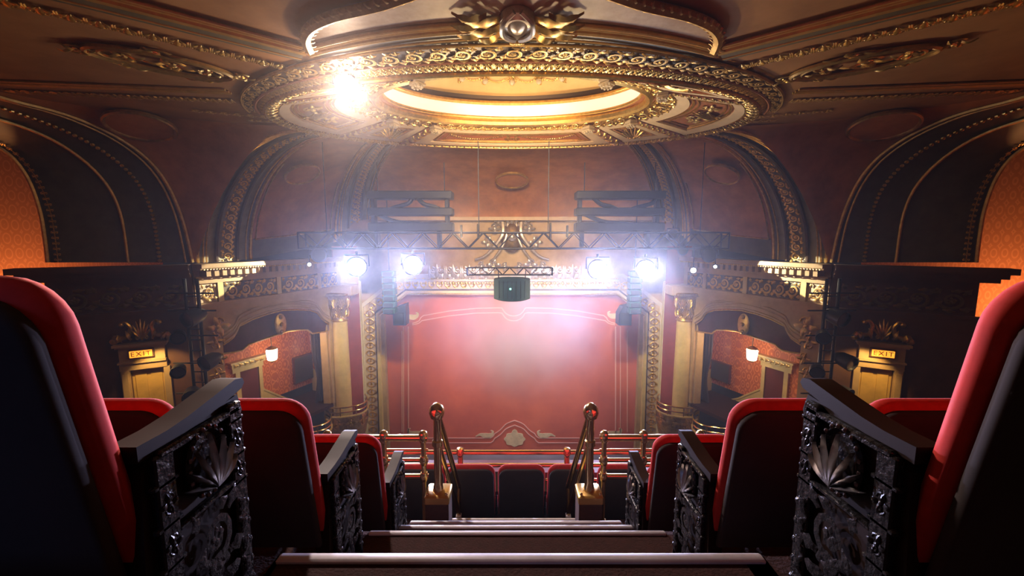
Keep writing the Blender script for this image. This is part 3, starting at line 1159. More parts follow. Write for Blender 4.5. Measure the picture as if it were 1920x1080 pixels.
    dr['label'] = 'yellow lit exit doorway with carved crest on the %s' % side
    dm = MB()
    wbox(dm, D0, D1, -6.6, DT, -.18, -.12)
    dm.build('door_panel', 'doorpanel', dr)
    for (u0, u1) in ((D0 + .08, (D0 + D1) / 2 - .05), ((D0 + D1) / 2 + .05, D1 - .08)):
        dm = MB()
        wbox(dm, u0, u1, -6.4, DT - .15, -.12, -.09)
        dm.build('panel', 'doorpanel', dr)
    dm = MB()
    wbox(dm, D0 - .16, D0, -6.6, DT, -.02, .1)
    dm.build('jamb', 'beige', dr)
    dm = MB()
    wbox(dm, D1, D1 + .2, -6.6, DT, -.02, .14)
    wbox(dm, D1 + .03, D1 + .17, -6.5, DT - .1, .1, .19)
    dm.build('jamb', 'beige', dr)
    dm = MB()
    wbox(dm, D0 - .1, D1 + .22, DT, DT + .22, -.02, .12)
    wbox(dm, D0 - .1, D1 + .24, DT + .22, DT + .28, -.02, .2)
    wbox(dm, D0 - .08, D1 + .2, DT + .28, DT + .72, -.02, .13)
    wbox(dm, D0 - .14, D1 + .26, DT + .72, DT + .78, -.02, .22)
    wbox(dm, D0 - .18, D1 + .3, DT + .78, DT + .86, -.02, .3)
    dm.build('lintel', 'beige', dr)
    om = MB()
    uc = (D0 + D1) / 2 + .02
    zb = DT + .86
    for k in (-1, 1):
        P = smoothline([W(uc + k * .66, zb + .1, .14), W(uc + k * .6, zb + .26, .14), W(uc + k * .5, zb + .17, .14), W(uc + k * .3, zb + .22, .14),
                        W(uc + k * .24, zb + .5, .14), W(uc + k * .36, zb + .68, .14), W(uc + k * .45, zb + .6, .14)], 24, 1)
        om.tube(P, np.linspace(.075, .05, 24), 7)
        om.ball(P[0], .1, 8, 6)
        om.ball(P[-1], .075, 8, 6)
        for q, an in ((.55, .5), (.35, 1.0)):
            sub = MB()
            u_leaf(sub, (0, 0, 0), an, .38, .1, .12, 5)
            V = np.concatenate(sub.V)
            om.add(np.array([W(uc + k * (q + v[0] * .5 - .1), zb + .1 + v[1], .12 + v[2]) for v in V]), np.concatenate(sub.Q))
    sub = U['palm']
    V = np.concatenate(sub.V)
    om.add(np.array([W(uc + v[0] * .42, zb + .42 + v[1] * .7, .1 + v[2] * .4) for v in V]), np.concatenate(sub.Q), None,
           [list(f) for f in sub.N])
    om.build('carved_crest', 'gold', dr, kind='stuff')
    # lit sign
    us = cu(1656, 660)[0] - .05
    sg = thing('exit_sign', 'orange lit exit sign over the yellow doorway on the %s' % side, 'exit sign', tuple(W(us, DT + .52, .2)))
    ang = math.atan2(e[1], e[0]) * s if s > 0 else math.atan2(-e[1], e[0])
    sg.rotation_euler = (0, 0, ang)
    MB().bbox((0, .03, 0), (.62, .1, .29), .015).build('housing', 'brownwall', sg)
    MB().bbox((0, -.035, 0), (.54, .03, .21), .01).build('lit_face', 'sign', sg)
    fc = bpy.data.curves.new('letters', 'FONT')
    fc.body = 'EXIT'
    fc.size = .20
    fc.align_x = 'CENTER'
    fc.align_y = 'CENTER'
    fc.extrude = .004
    fc.space_character = 1.25
    fc.materials.append(M['signtext'])
    tmp = bpy.data.objects.new('letters', fc)
    COL.objects.link(tmp)
    me = bpy.data.meshes.new_from_object(tmp.evaluated_get(bpy.context.evaluated_depsgraph_get()))
    bpy.data.objects.remove(tmp)
    bpy.data.curves.remove(fc)
    fo = bpy.data.objects.new('letters', me)
    COL.objects.link(fo)
    fo.parent = sg
    fo.location = (0, -.056, 0)
    fo.rotation_euler = (pi / 2, 0, 0)

# =================================================================== BOX WALLS (right side, mirrored for the left)
A0, A1 = np.array((10.48, 13.3, 0)), np.array((8.1, 18.85, 0))
EB = nrm(A1 - A0)
NB = np.array((-EB[1], EB[0], 0))
if np.dot(NB, -A0) < 0:
    NB = -NB
LB = np.linalg.norm(A1 - A0)


def toUZ(x, y, o=0.0):
    p = PP(x, y, A0 + NB * o, NB)
    return np.dot(p - A0, EB), p[2]


VT = [(1303, 606), (1315, 598), (1324, 585), (1338, 580), (1363, 579), (1391, 580), (1419, 587), (1447, 597), (1472, 610), (1479, 628), (1490, 637), (1502, 645)]
VBt = [(1306, 622), (1333, 626), (1338, 619), (1358, 619), (1377, 621), (1405, 631), (1430, 639), (1454, 648), (1458, 656), (1479, 661), (1500, 664)]
top = np.array([toUZ(*p) for p in VT])[::-1]           # u ascending from the near end
bot = np.array([toUZ(*p) for p in VBt])[::-1]
U0, U1 = top[0, 0], top[-1, 0]
for s in (-1, 1):
    side = 'right' if s > 0 else 'left'

    def W(u, z, o=0.0):
        return mirx(A0 + EB * u + np.array((0, 0, 1.0)) * z + NB * o, s)

    def wbox(mb, u0, u1, z0, z1, o0, o1):
        P = [W(u, z, o) for u in (u0, u1) for o in (o0, o1) for z in (z0, z1)]
        mb.add(P, [(0, 1, 3, 2), (4, 6, 7, 5), (0, 4, 5, 1), (2, 3, 7, 6), (0, 2, 6, 4), (1, 5, 7, 3)])
        return mb

    def wpoly(mb, pts, o0, o1):
        n = len(pts)
        V = [W(u, z, o0) for u, z in pts] + [W(u, z, o1) for u, z in pts]
        mb.add(V, [(i, (i + 1) % n, n + (i + 1) % n, n + i) for i in range(n)], None, [list(range(n))[::-1], list(range(n, 2 * n))])
        return mb

    wl = MB()
    wbox(wl, 0, U0, -12, -2.15, -.35, 0)
    wbox(wl, U1, LB + .1, -12, -2.15, -.35, 0)
    uu = np.linspace(U0, U1, 33)
    zt = np.interp(uu, top[:, 0], top[:, 1])
    for i in range(32):
        P = [W(uu[i], zt[i], 0), W(uu[i + 1], zt[i + 1], 0), W(uu[i + 1], -2.15, 0), W(uu[i], -2.15, 0)]
        Q_ = [W(uu[i], zt[i], -.35), W(uu[i + 1], zt[i + 1], -.35), W(uu[i + 1], -2.15, -.35), W(uu[i], -2.15, -.35)]
        wl.add(P + Q_, [(0, 1, 2, 3), (7, 6, 5, 4), (0, 4, 5, 1)])
    wbox(wl, 0, LB + .1, -2.15, -.8, -.35, 0)
    struct(wl.build('wall_box_%s' % side, 'beige'), 'beige wall of the %s boxes with arched opening' % side)
    # entablature
    T = trim('cornice, dentils and carved frieze over the %s boxes' % side)
    cb = MB()
    for (z0, z1, o) in ((-.92, -.78, .5), (-1.0, -.92, .42), (-1.3, -1.22, .16), (-1.45, -1.3, .1), (-2.24, -2.12, .14), (-2.5, -2.24, .07)):
        wbox(cb, -.02, LB - .05, z0, z1, -.02, o)
    cb.build('cornice', 'beige', T)
    n = 22
    for i in range(n):
        u = .12 + (LB - .4) * (i + .5) / n
        bk = MB()
        wbox(bk, u - .07, u + .07, -1.2, -1.0, 0, .38)
        bk.build('dentil', 'beige', T)
    om = MB()
    P0 = np.array([W(u, -1.01, .47) for u in np.linspace(0, LB - .1, 20)])
    P1 = np.array([W(u, -.93, .47) for u in np.linspace(0, LB - .1, 20)])
    band(om, P0, P1, 'bead', 1.2, .5, 1, CAMP)
    om.build('bead_row', 'gold', T, kind='stuff')
    cuts = [(.08, .62, 'cream'), (.85, 2.85, 'olive'), (3.05, 4.8, 'olive'), (4.95, LB - .15, 'olive')]
    for (u0, u1, mm) in cuts:
        pn = MB()
        wbox(pn, u0, u1, -2.1, -1.47, 0, .03)
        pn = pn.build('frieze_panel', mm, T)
        om = MB()
        uu_ = np.linspace(u0 + .05, u1 - .05, 8)
        band(om, np.array([W(u, -2.06, .04) for u in uu_]), np.array([W(u, -1.51, .04) for u in uu_]), 'rinceau', 0.9, .3, 1, CAMP)
        om.build('scroll_relief', 'oldgold' if mm == 'olive' else 'oldgold', pn, kind='stuff')
    for u in (.75, 2.95, 4.88):
        pl = MB()
        wbox(pl, u - .09, u + .09, -2.12, -1.45, 0, .1)
        pl.build('frieze_block', 'pale', T)
    # archivolt moulding following the opening
    T = trim('moulded archivolt round the %s box opening' % side)
    om = MB()
    tt_ = smoothline(np.c_[top, 0 * top[:, 0]], 50, 1)
    for k, r_ in ((.05, .05), (.22, .035), (.34, .045)):
        om.tube(np.array([W(u, z + k, .03) for u, z, _ in tt_]), r_, 6)
    om.build('moulding', 'beige', T)
    # burgundy valance
    vl = thing('valance', 'burgundy valance with gilt edge across the %s box arch' % side, 'valance', (0, 0, 0))
    ub = np.linspace(U0 + .02, U1 - .02, 40)
    zb = np.interp(ub, bot[:, 0], bot[:, 1])
    zu = np.interp(ub, top[:, 0], top[:, 1]) - .03
    wv = np.array([W(u, z, -.14 + .03 * sin(u * 9)) for u, z in zip(ub, zb)])
    wt = np.array([W(u, z, -.10) for u, z in zip(ub, zu)])
    MB().slab(np.stack([wt, (wt + wv) / 2, wv]), mirx(NB * -.06, s)).build('cloth', 'valance', vl)
    om = MB()
    om.tube(np.array([W(u, z, -.1) for u, z in zip(ub, zb)]), .035, 6)
    om.tube(np.array([W(u, z - .02, -.02) for u, z in zip(ub, zu)]), .03, 6)
    om.build('gilt_fringe', 'oldgold', vl)
    om = MB()
    uc, zc = toUZ(1395, 608)
    C = W(uc, zc, -.02)
    A = np.stack([mirx(EB, s), (0, 0, 1), mirx(NB, s)])
    om.lathe([(.24, 0), (.26, .06), (.2, .1), (.12, .09), (.01, .14)], C, A, 20, 1, 1.7)
    for k in range(3):
        om.ball(C + np.array((0, 0, .3 - .3 * k)) + mirx(NB, s) * .1, .09, 8, 6)
    om.build('crest', 'oldgold', vl)
    # box interior : back wall with damask, wainscot, doorway
    DEP = -2.3
    bw = MB()
    wbox(bw, -.4, LB + .4, -7.2, -2.4, DEP - .15, DEP)
    wbox(bw, LB + .25, LB + .4, -7.2, -2.4, DEP, -.35)
    wbox(bw, -.4, -.25, -7.2, -2.4, DEP, -.35)
    struct(bw.build('wall_box_back_%s' % side, 'damask'), 'orange damask back wall inside the %s box' % side)
    cl = MB()
    wbox(cl, -.4, LB + .4, -2.42, -2.3, DEP, -.35)
    struct(cl.build('ceiling_box', 'damask'))
    fl = MB()
    wbox(fl, -.4, LB + .4, -7.75, -7.6, DEP, 0)
    struct(fl.build('floor_box', 'carpet'))
    T = trim('cream wainscot inside the %s box' % side)
    wn = MB()
    WT = [toUZ(1434, 727, DEP), toUZ(1386, 747, DEP), toUZ(1370, 750, DEP), toUZ(1330, 742, DEP)]
    WT = [(max(-.2, min(LB + .25, u)), z) for u, z in WT]
    wpoly(wn, [(WT[0][0], -7.7)] + WT + [(WT[-1][0], -7.7)], DEP, DEP + .06)
    wn.tube(np.array([W(u, z, DEP + .06) for u, z in WT]), .05, 6)
    wbox(wn, LB + .15, LB + .25, -7.6, -6.5, DEP, -.35)
    wn.build('wainscot', 'pale', T)
    dr = bpy.data.objects.new('door_%d' % (4 if s > 0 else 3), None)
    COL.objects.link(dr)
    dr['kind'] = 'structure'
    dr['label'] = 'dark red door in cream frame at the back of the %s box' % side
    ud0 = toUZ(1474, 690, DEP)[0]
    ud1 = toUZ(1438, 690, DEP)[0]
    zd = toUZ(1450, 690, DEP)[1]
    m_ = MB()
    wbox(m_, ud0 - .18, ud0, -7.6, zd, DEP, DEP + .12)
    m_.build('jamb', 'pale', dr)
    m_ = MB()
    wbox(m_, ud1, ud1 + .16, -7.6, zd, DEP, DEP + .12)
    m_.build('jamb', 'pale', dr)
    m_ = MB()
    wbox(m_, ud0 - .3, ud1 + .22, zd, zd + .22, DEP, DEP + .12)
    wbox(m_, ud0 - .36, ud1 + .28, zd + .22, zd + .42, DEP, DEP + .2)
    wbox(m_, ud0 - .45, ud1 + .36, zd + .42, zd + .5, DEP, DEP + .3)
    m_.build('lintel', 'pale', dr)
    om = MB()
    uu_ = np.linspace(ud0 - .3, ud1 + .2, 6)
    band(om, np.array([W(u, zd + .24, DEP + .21) for u in uu_]), np.array([W(u, zd + .41, DEP + .21) for u in uu_]), 'rope', 1.2, .3, 1, CAMP)
    om.build('carved_relief', 'gold', dr, kind='stuff')
    m_ = MB()
    wbox(m_, ud0, ud1, -7.6, zd, DEP, DEP + .05)
    m_.build('door_leaf', 'reddoor', dr)
    # dark framed opening near the stage end of the box
    u2, z2 = toUZ(1372, 686, DEP)
    u3 = toUZ(1337, 686, DEP)[0]
    mr = thing('wall_panel', 'dark panel on the damask wall of the %s box near the drape' % side, 'panel', (0, 0, 0))
    m_ = MB()
    wbox(m_, u2, min(u3, LB + .2), -6.9, z2 + (.35 if s < 0 else 0), DEP + .08, DEP + .13)
    m_.build('panel_face', 'glassdark', mr)
    m_ = MB()
    for (a, b, c_, d_) in ((u2 - .06, u2, -6.9, z2 + (.35 if s < 0 else 0)), (u2 - .06, min(u3, LB + .2), z2 + (.35 if s < 0 else 0), z2 + (.41 if s < 0 else .06))):
        wbox(m_, a, b, c_, d_, DEP + .08, DEP + .17)
    m_.build('panel_frame', 'reddoor', mr)
    # drape
    u4, z4 = toUZ(1336, 628, -.5)
    u5 = toUZ(1313, 628, -.5)[0]
    dp = MB()
    zz = np.linspace(z4 + .3, -7.5, 14)
    uu_ = np.linspace(0, 1, 26)
    Gd = []
    for z in zz:
        k = 1 - .35 * math.exp(-((z + 6.4) / .8) ** 2)
        Gd.append([W(u5 - (u5 - u4) * q * k, z, -.55 + .07 * sin(q * 26)) for q in uu_])
    tag(MB().slab(np.array(Gd), mirx(NB * -.03, s)).build('drape', 'drape'), 'dark gathered drape at the stage end of the %s box' % side, 'drape')
    # lantern
    P = PP(1410, 665, A0 + NB * -1.2, NB)
    P = mirx(P, s)
    ln = thing('hanging_lantern', 'glowing glass lantern hanging inside the %s box' % side, 'lantern', tuple(P))
    A = np.eye(3)
    MB().lathe([(.14, -.24), (.19, -.2), (.23, .2), (.2, .24), (.1, .27)], (0, 0, 0), None, 8).build('glass', 'lantern', ln)
    MB().lathe([(.21, .24), (.23, .27), (.12, .34), (.04, .38)], (0, 0, 0), None, 8).build('cap', 'oldgold', ln)
    MB().lathe([(.03, -.34), (.08, -.3), (.16, -.25), (.15, -.235)], (0, 0, 0), None, 8).build('finial', 'oldgold', ln)
    MB().tube([(0, 0, .36), (0, 0, -2.36 - P[2])], .018, 6).build('chain', 'black', ln)
    # bowed box fronts with brass rails
    for bi, (px0, px1, bulge, zc, nm) in enumerate(((1300, 1238, 1.0, 777, 'stage end'), (1385, 1308, 1.1, 775, 'middle'))):
        ua, za = toUZ(px0, zc + 10)
        ub_, zb_ = toUZ(px1, zc + 10)
        ub_ = min(ub_, ua + 2.1) if bi == 0 else ub_
        zt_ = -7.95
        x = np.linspace(0, 1, 22)
        bx = thing('box_front', 'bowed gilded box front with brass rails, %s of the %s boxes' % (nm, side), 'box front')
        un = ua + (ub_ - ua) * x
        on = bulge * np.sin(pi * x) ** .7
        F = np.stack([np.array([W(u, zt_ - .25, o) for u, o in zip(un, on)]), np.array([W(u, zt_ - .9, o * .96) for u, o in zip(un, on)]),
                      np.array([W(u, zt_ - 1.6, o * .7) for u, o in zip(un, on)])])
        MB().slab(F, np.array((0, .06, 0))).build('parapet', 'oldgold', bx)
        om = MB()
        band(om, F[0] - (0, .05, 0), F[1] - (0, .05, 0), 'floral', 1, .3, 1, CAMP)
        om.build('gilded_relief', 'gold', bx, kind='stuff')
        om = MB()
        om.tube(F[0], .05, 6)
        om.build('ledge', 'pale', bx)
        for k in (0.22, .45):
            MB().tube(np.array([W(u, zt_ - .25 + k, o) for u, o in zip(un, on)]), .035, 8).build('rail', 'brass', bx)
        for q in (2, 7, 14, 19):
            MB().tube([W(un[q], zt_ - .25, on[q]), W(un[q], zt_ + .2, on[q])], .03, 8).build('rail_post', 'brass', bx)
    # corner scroll carving beside the arch (corbels)
    T = trim('carved corbel ornament at the near end of the %s box arch' % side)
    om = MB()
    for (px, py, sc) in ((1515, 612, .8), (1520, 640, .6), (1512, 672, .5), (1517, 700, .5)):
        u, z = toUZ(px, py)
        place(om, 'floral', W(u, z, .1), mirx(EB, s), (0, 0, 1), mirx(NB, s), sc, sc, .3)
    om.build('corbel_relief', 'oldgold', T, kind='stuff')

# =================================================================== PROSCENIUM
YP = 20.0
wl = MB()
HW = 6.46
for s in (-1, 1):
    wl.box((s * (HW + 3.2) / 1, YP + .3, -5.5), (6.4, .3, 13.2)) if False else None
for s in (-1, 1):
    wl.box((s * (HW + .9), YP + .25, -6.0), (1.8, .3, 13.0))
wl.box((0, YP + .25, -.75), (2 * HW + 3.6, .3, 3.8))
struct(wl.build('wall_stage', 'beige'), 'plaster wall framing the stage opening')
# painted house curtain
cur = thing('house_curtain', 'coral red painted house curtain with cream borders filling the stage opening', 'curtain', (0, 20.5, 0))
Gc = np.array([[(x, .012 * sin(x * 2.1), z) for x in np.linspace(-6.9, 6.9, 60)] for z in (-2.0, -5, -8, -11.3)])
MB().slab(Gc, np.array((0, .04, 0))).build('canvas', 'curtain', cur)


def cpt(x, y, off=-.03):
    p = PY(x, y, 20.5)
    return np.array((p[0], off, p[2]))


def cline(pts, wd, name='painted_line', m='curtainline'):
    P = np.array([cpt(*p) for p in pts])
    T = nrm(np.gradient(P, axis=0))
    B = np.stack([-T[:, 2], 0 * T[:, 0], T[:, 0]], 1)
    MB().slab(np.stack([P - B * wd / 2, P + B * wd / 2]), np.array((0, .014, 0))).build(name, m, cur)


for dx in (0, 9):
    for s in (-1, 1):
        cline([(960 + s * (203 - dx), 612), (960 + s * (203 - dx), 700), (960 + s * (203 - dx), 812)], .045 if dx == 0 else .06)
        q = [(963 + s * 190, 606 + dx * .3), (963 + s * 178, 603 + dx * .4), (963 + s * 172, 592 + dx), (963 + s * 120, 583 + dx), (963 + s * 70, 578 + dx), (963 + s * 22, 577 + dx), (963 + s * 19, 583 + dx), (963 + s * 13, 589 + dx), (963 + s * 6, 592 + dx), (963, 592.5 + dx)]
        cline([tuple(v[:2]) for v in resample(np.c_[q, np.zeros(len(q))], 30)], .05)
        q = [(965 + s * 175, 830 - dx), (965 + s * 60, 830 - dx), (965 + s * 42, 830 - dx), (965 + s * 38, 822 - dx), (965 + s * 28, 816 - dx), (965 + s * 16, 803 - dx), (965, 797 - dx)]
        cline([tuple(v[:2]) for v in resample(np.c_[q, np.zeros(len(q))], 30)], .05)
cline([(754, 620), (754, 810)], .05)
cline([(1176, 620), (1176, 810)], .05)
th = np.linspace(0, 2 * pi, 40, endpoint=False)
c = cpt(965, 823, -.03)
poly = [((.50 + .035 * cos(8 * t)) * cos(t) * 1.08, (.40 + .03 * cos(8 * t)) * sin(t)) for t in th]
MB().prism(poly, c, (1, 0, 0), (0, 0, 1), (0, 1, 0), .015).build('painted_medallion', 'curtaingold', cur)
cr = [(.16, .40), (.1, .5), (0, .56), (-.1, .5), (-.16, .40)]
MB().prism(cr, c, (1, 0, 0), (0, 0, 1), (0, 1, 0), .015).build('painted_crest', 'curtaingold', cur)
for (x, y, k, sc) in ((908, 816, 1, 1), (1025, 816, -1, 1), (782, 812, -1, 1), (1148, 812, 1, 1), (769, 594, 1, .9), (1155, 592, -1, .9)):
    P = np.array([cpt(x - k * 16 * sc, y + 2 * sc), cpt(x - k * 8 * sc, y - 2 * sc), cpt(x, y), cpt(x + k * 8 * sc, y + 1 * sc), cpt(x + k * 15 * sc, y - 2 * sc), cpt(x + k * 17 * sc, y - 8 * sc), cpt(x + k * 12 * sc, y - 9 * sc)])
    P = smoothline(P, 24, 1)
    wd = (.03 + .11 * np.sin(np.linspace(0, pi, 24)) ** 2)[:, None]
    T = nrm(np.gradient(P, axis=0))
    B = np.stack([-T[:, 2], 0 * T[:, 0], T[:, 0]], 1)
    MB().slab(np.stack([P - B * wd, P + B * wd]), np.array((0, .014, 0))).build('painted_scroll', 'curtaingold', cur)
# gilded frame : profile strips along the opening
PATH = np.array([PY(718, 860, YP), PY(719, 592, YP), PY(765, 551, YP)])
PATH = np.concatenate([[(-6.70, YP, -11.6)], [(-6.62, YP, -3.72), (-5.22, YP, -2.66)], [(5.22, YP, -2.66), (6.62, YP, -3.72)], [(6.70, YP, -11.6)]])


def offpath(d, y):                                     # polyline offset outward by d, at depth y
    P = PATH[:, [0, 2]]
    out = []
    for i in range(len(P)):
        a = nrm(P[i] - P[i - 1]) if i else nrm(P[1] - P[0])
        b = nrm(P[i + 1] - P[i]) if i < len(P) - 1 else a
        na, nb = np.array((-a[1], a[0])), np.array((-b[1], b[0]))
        n = nrm(na + nb)
        k = d / max(.3, np.dot(n, na))
        q = P[i] + n * k
        out.append((q[0], y, q[1]))
    return np.array(out)


fr = thing('proscenium_frame', 'gilded frame of the stage opening with carved guilloche and clipped upper corners', 'proscenium')


def strip(d0, d1, y0, thick, m, name):
    a, b = offpath(d0, y0), offpath(d1, y0)
    for i in range(len(a) - 1):
        MB().slab(np.array([[a[i], a[i + 1]], [b[i], b[i + 1]]]), np.array((0, thick, 0))).build(name, m, fr, smooth=0)


strip(0.0, .16, YP - .08, .35, 'pale', 'inner_fillet')
strip(.16, .24, YP - .02, .2, 'darkmould', 'dark_fillet')
strip(.24, .80, YP + .04, .1, 'cream', 'frame_bed')
strip(.80, .98, YP - .06, .2, 'whitish', 'outer_fillet')
om = MB()
a, b = offpath(.27, YP + .03), offpath(.77, YP + .03)
for i in range(len(a) - 1):
    band(om, resample([a[i], a[i + 1]], 12), resample([b[i], b[i + 1]], 12), 'guilloche', .78, .4, 1, CAMP)
om.build('guilloche', 'gold', fr, kind='stuff')
om = MB()
a, b = offpath(.0, YP - .09), offpath(.1, YP - .09)
for i in range(1, len(a) - 2):
    om.tube([a[i], a[i + 1]], .05, 6)
om.build('gilt_bead', 'gold', fr)
om = MB()                                              # cresting foliage above the frame
for (x0, x1) in ((-4.1, -.9), (.95, 3.4)):
    P = resample([(x0, YP - .05, -1.98), (x1, YP - .05, -1.98)], 10)
    band(om, P, P + (0, 0, .8), 'acanthus', .95, .3, 1, CAMP)
om.build('cresting', 'silver', fr, kind='stuff')
MB().box((0, YP - .1, 1.02), (13.4, .5, .16)).build('ledge', 'cream', fr)
MB().box((0, YP - .05, -1.97), (10.6, .25, .1)).build('shelf', 'whitish', fr)
# central crest
ce = thing('stage_crest', 'large carved gilt crest over the middle of the stage opening', 'crest', (0, YP, 0))
om = MB()
om.lathe([(.55, 0), (.55, .15), (.42, .25), (.2, .3), (.01, .34)], (0, -.05, 0.1), np.array(((1, 0, 0), (0, 0, 1), (0, -1, 0))), 20, 1, 1.3)
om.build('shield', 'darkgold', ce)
om = MB()
for k in (-1, 1):
    om.tube(smoothline([(k * .45, -.15, .85), (k * .4, -.3, .3), (k * .75, -.25, -.2), (k * 1.3, -.2, -.8), (k * 1.8, -.15, -.95)], 20), np.linspace(.1, .06, 20), 6)
    om.tube(smoothline([(k * .2, -.15, .8), (k * .25, -.3, .2), (k * .5, -.3, -.4), (k * .95, -.2, -1.0)], 20), np.linspace(.07, .05, 20), 6)
    for (x, z, sc) in ((.85, .55, .6), (1.15, -.1, .7), (.9, -1.2, .7), (1.5, -1.3, .6), (.35, -1.3, .5), (.65, .9, .45)):
        place(om, 'floral', (k * x, -.05, z), (k, 0, 0), (0, 0, 1), (0, -1, 0), sc, sc, .3)
place(om, 'palm', (0, -.1, .75), (1, 0, 0), (0, 0, 1), (0, -1, 0), 1.1, .8, .4)
om.build('scrollwork', 'silver', ce, kind='stuff')
om = MB()
om.ball((0, -.35, .15), .24, 10, 8)
om.build('mask', 'silver', ce)

# side pilasters and columns
for s in (-1, 1):
    side = 'right' if s > 0 else 'left'
    rw = MB()
    rw.box((s * 8.05, 19.55, -6.5), (1.1, .3, 12.4), np.array(((cos(s * -.5), sin(s * -.5), 0), (-sin(s * -.5), cos(s * -.5), 0), (0, 0, 1))))
    struct(rw.build('wall_stage_%s' % side, 'redwall'), 'narrow dark red wall strip beside the column on the %s' % side)
    pc = MB()
    pc.bbox((s * 7.62, 19.85, -6.8), (.3, .3, 9.6), .05)
    struct(pc.build('trim_pilaster_%s' % side, 'whitish'), 'narrow off white pilaster outside the %s frame' % side)
    c = PY(960 + 318, 700, 18.6)
    X = c[0]
    co = thing('column', 'pale yellow column with gilt foliate capital on the %s of the stage' % side, 'column', (s * X, 18.6, -11.5))
    zt = 8.0                                           # local z of capital base
    MB().lathe([(.36, .9), (.37, 3), (.36, 5), (.33, zt - .2)], (0, 0, 0), None, 20).build('shaft', 'pale', co)
    MB().lathe([(.52, 0), (.52, .3), (.46, .36), (.5, .5), (.44, .6), (.47, .75), (.38, .9)], (0, 0, 0), None, 20).build('base', 'beige', co)
    cp = MB()
    cp.lathe([(.33, zt - .25), (.38, zt - .2), (.33, zt - .12), (.34, zt), (.4, zt + .6), (.52, zt + .95)], (0, 0, 0), None, 16)
    cp.bbox((0, 0, zt + 1.03), (1.1, 1.1, .16), .04)
    cp.build('capital', 'oldgold', co)
    om = MB()
    for j in range(10):
        a = j * 2 * pi / 10
        for r_, z0, h in ((.36, zt - .05, .5), (.42, zt + .35, .6)):
            aa = a + (pi / 10 if z0 > zt else 0)
            N_ = np.array((cos(aa), sin(aa), 0))
            place(om, 'palm', N_ * r_ + (0, 0, z0 + h / 2), (-sin(aa), cos(aa), 0), (0, 0, 1), N_, .3, h, .22)
    om.build('acanthus_leaves', 'gold', co, kind='stuff')
    pq = MB()
    pq.bbox((s * (X + .62), 18.35, -6.9), (.34, .3, 9.0), .04)
    struct(pq.build('trim_jamb_%s' % side, 'beige'), 'beige jamb strip between column and box arch on the %s' % side)
    bl = MB()
    bl.bbox((s * (X + .1), 18.75, -2.3), (1.7, .9, .5), .05)
    struct(bl.build('trim_impost_%s' % side, 'beige'), 'impost block over the %s column' % side)

# stage floor in front of the curtain, stalls floor far below
struct(MB().box((0, 20.2, -11.55), (15.5, 3.6, .3)).build('floor_stage', 'stage'), 'grey stage floor at the foot of the curtain')
struct(MB().box((0, 10.5, -13.2), (34, 30, .2)).build('floor_stalls', 'carpet'))

# =================================================================== RIGGING


def truss(name, label, x0, x1, yc, zc, h, d, nb, mm='rig', r=.03):
    t_ = thing(name, label, 'lighting truss', ((x0 + x1) / 2, yc, zc))
    hw = (x1 - x0) / 2
    for sy in (-1, 1):
        for sz in (-1, 1):
            MB().tube([(-hw, sy * d / 2, sz * h / 2), (hw, sy * d / 2, sz * h / 2)], r, 8).build('chord', mm, t_)
    for i in range(nb):
        xa, xb = -hw + 2 * hw * i / nb, -hw + 2 * hw * (i + 1) / nb
        k = 1 if i % 2 else -1
        for sy in (-1, 1):
            MB().tube([(xa, sy * d / 2, -k * h / 2), (xb, sy * d / 2, k * h / 2)], r * .6, 6).build('brace', mm, t_)
    for x in (-hw, hw):
        b = MB()
        for sy in (-1, 1):
            b.tube([(x, sy * d / 2, -h / 2), (x, sy * d / 2, h / 2)], r, 6)
        for sz in (-1, 1):
            b.tube([(x, -d / 2, sz * h / 2), (x, d / 2, sz * h / 2)], r, 6)
        b.build('end_frame', mm, t_)
    return t_


lt_ = truss('lighting_truss', 'long dark lighting truss hung across the front of the stage', -7.0, 7.1, 13.6, -.02, .52, .5, 28)
for x in (-6.2, -1.15, 1.15, 6.2):
    MB().tube([(x, 0, .26), (x, 0, 3.2)], .014, 6).build('hanging_cable', 'rig', lt_)
for x, h in ((-1.7, .42), (-1.15, .5), (1.2, .55), (1.75, .4)):
    MB().bbox((x, -.27, .3), (.07, .07, h), .015).build('clamp', 'black', lt_)
truss('lighting_truss', 'short thin truss hung just above the centre speaker', -1.62, 1.45, 14.6, -1.12, .26, .3, 12, 'rig', .018)


def rig_spot(loc, label, r, lens, tgt=(0, 0, -.6), hang=None, group=None, cat='stage light'):
    from mathutils import Vector
    d = Vector(tgt) - Vector(loc)
    o = thing('stage_light', label, cat, loc, 0, group)
    q = np.array(d.normalized())
    x = nrm(np.cross(q, (0, 0, 1.0)))
    y = np.cross(x, q)
    A = np.stack([x, y, q])
    MB().lathe([(r * .45, -r * 2.0), (r * .75, -r * 1.9), (r * .95, -r * 1.2), (r * 1.05, -r * .1), (r * 1.15, 0), (r * 1.15, r * .12), (r * .98, r * .12), (r * .96, 0)],
               (0, 0, 0), A, 20).build('body', 'rig', o)
    MB().lathe([(r * .95, 0), (r * .95, r * .03), (r * .5, r * .1), (.001, r * .12)], (0, 0, 0), A, 20).build('lens', lens, o)
    hang = hang if hang is not None else r * 1.8
    yk = MB()
    P = [x * s_ * r * 1.25 + q * (-r * .7) for s_ in (-1, 1)]
    yk.tube([P[0], P[0] + (0, 0, r * 1.3), P[1] + (0, 0, r * 1.3), P[1]], r * .08 + .008, 6)
    yk.build('yoke', 'rig', o)
    c = q * (-r * .7)
    MB().tube([c + (0, 0, r * 1.3), c + (0, 0, r * 1.3 + hang)], r * .1 + .01, 8).build('hanging_clamp', 'rig', o)
    return o


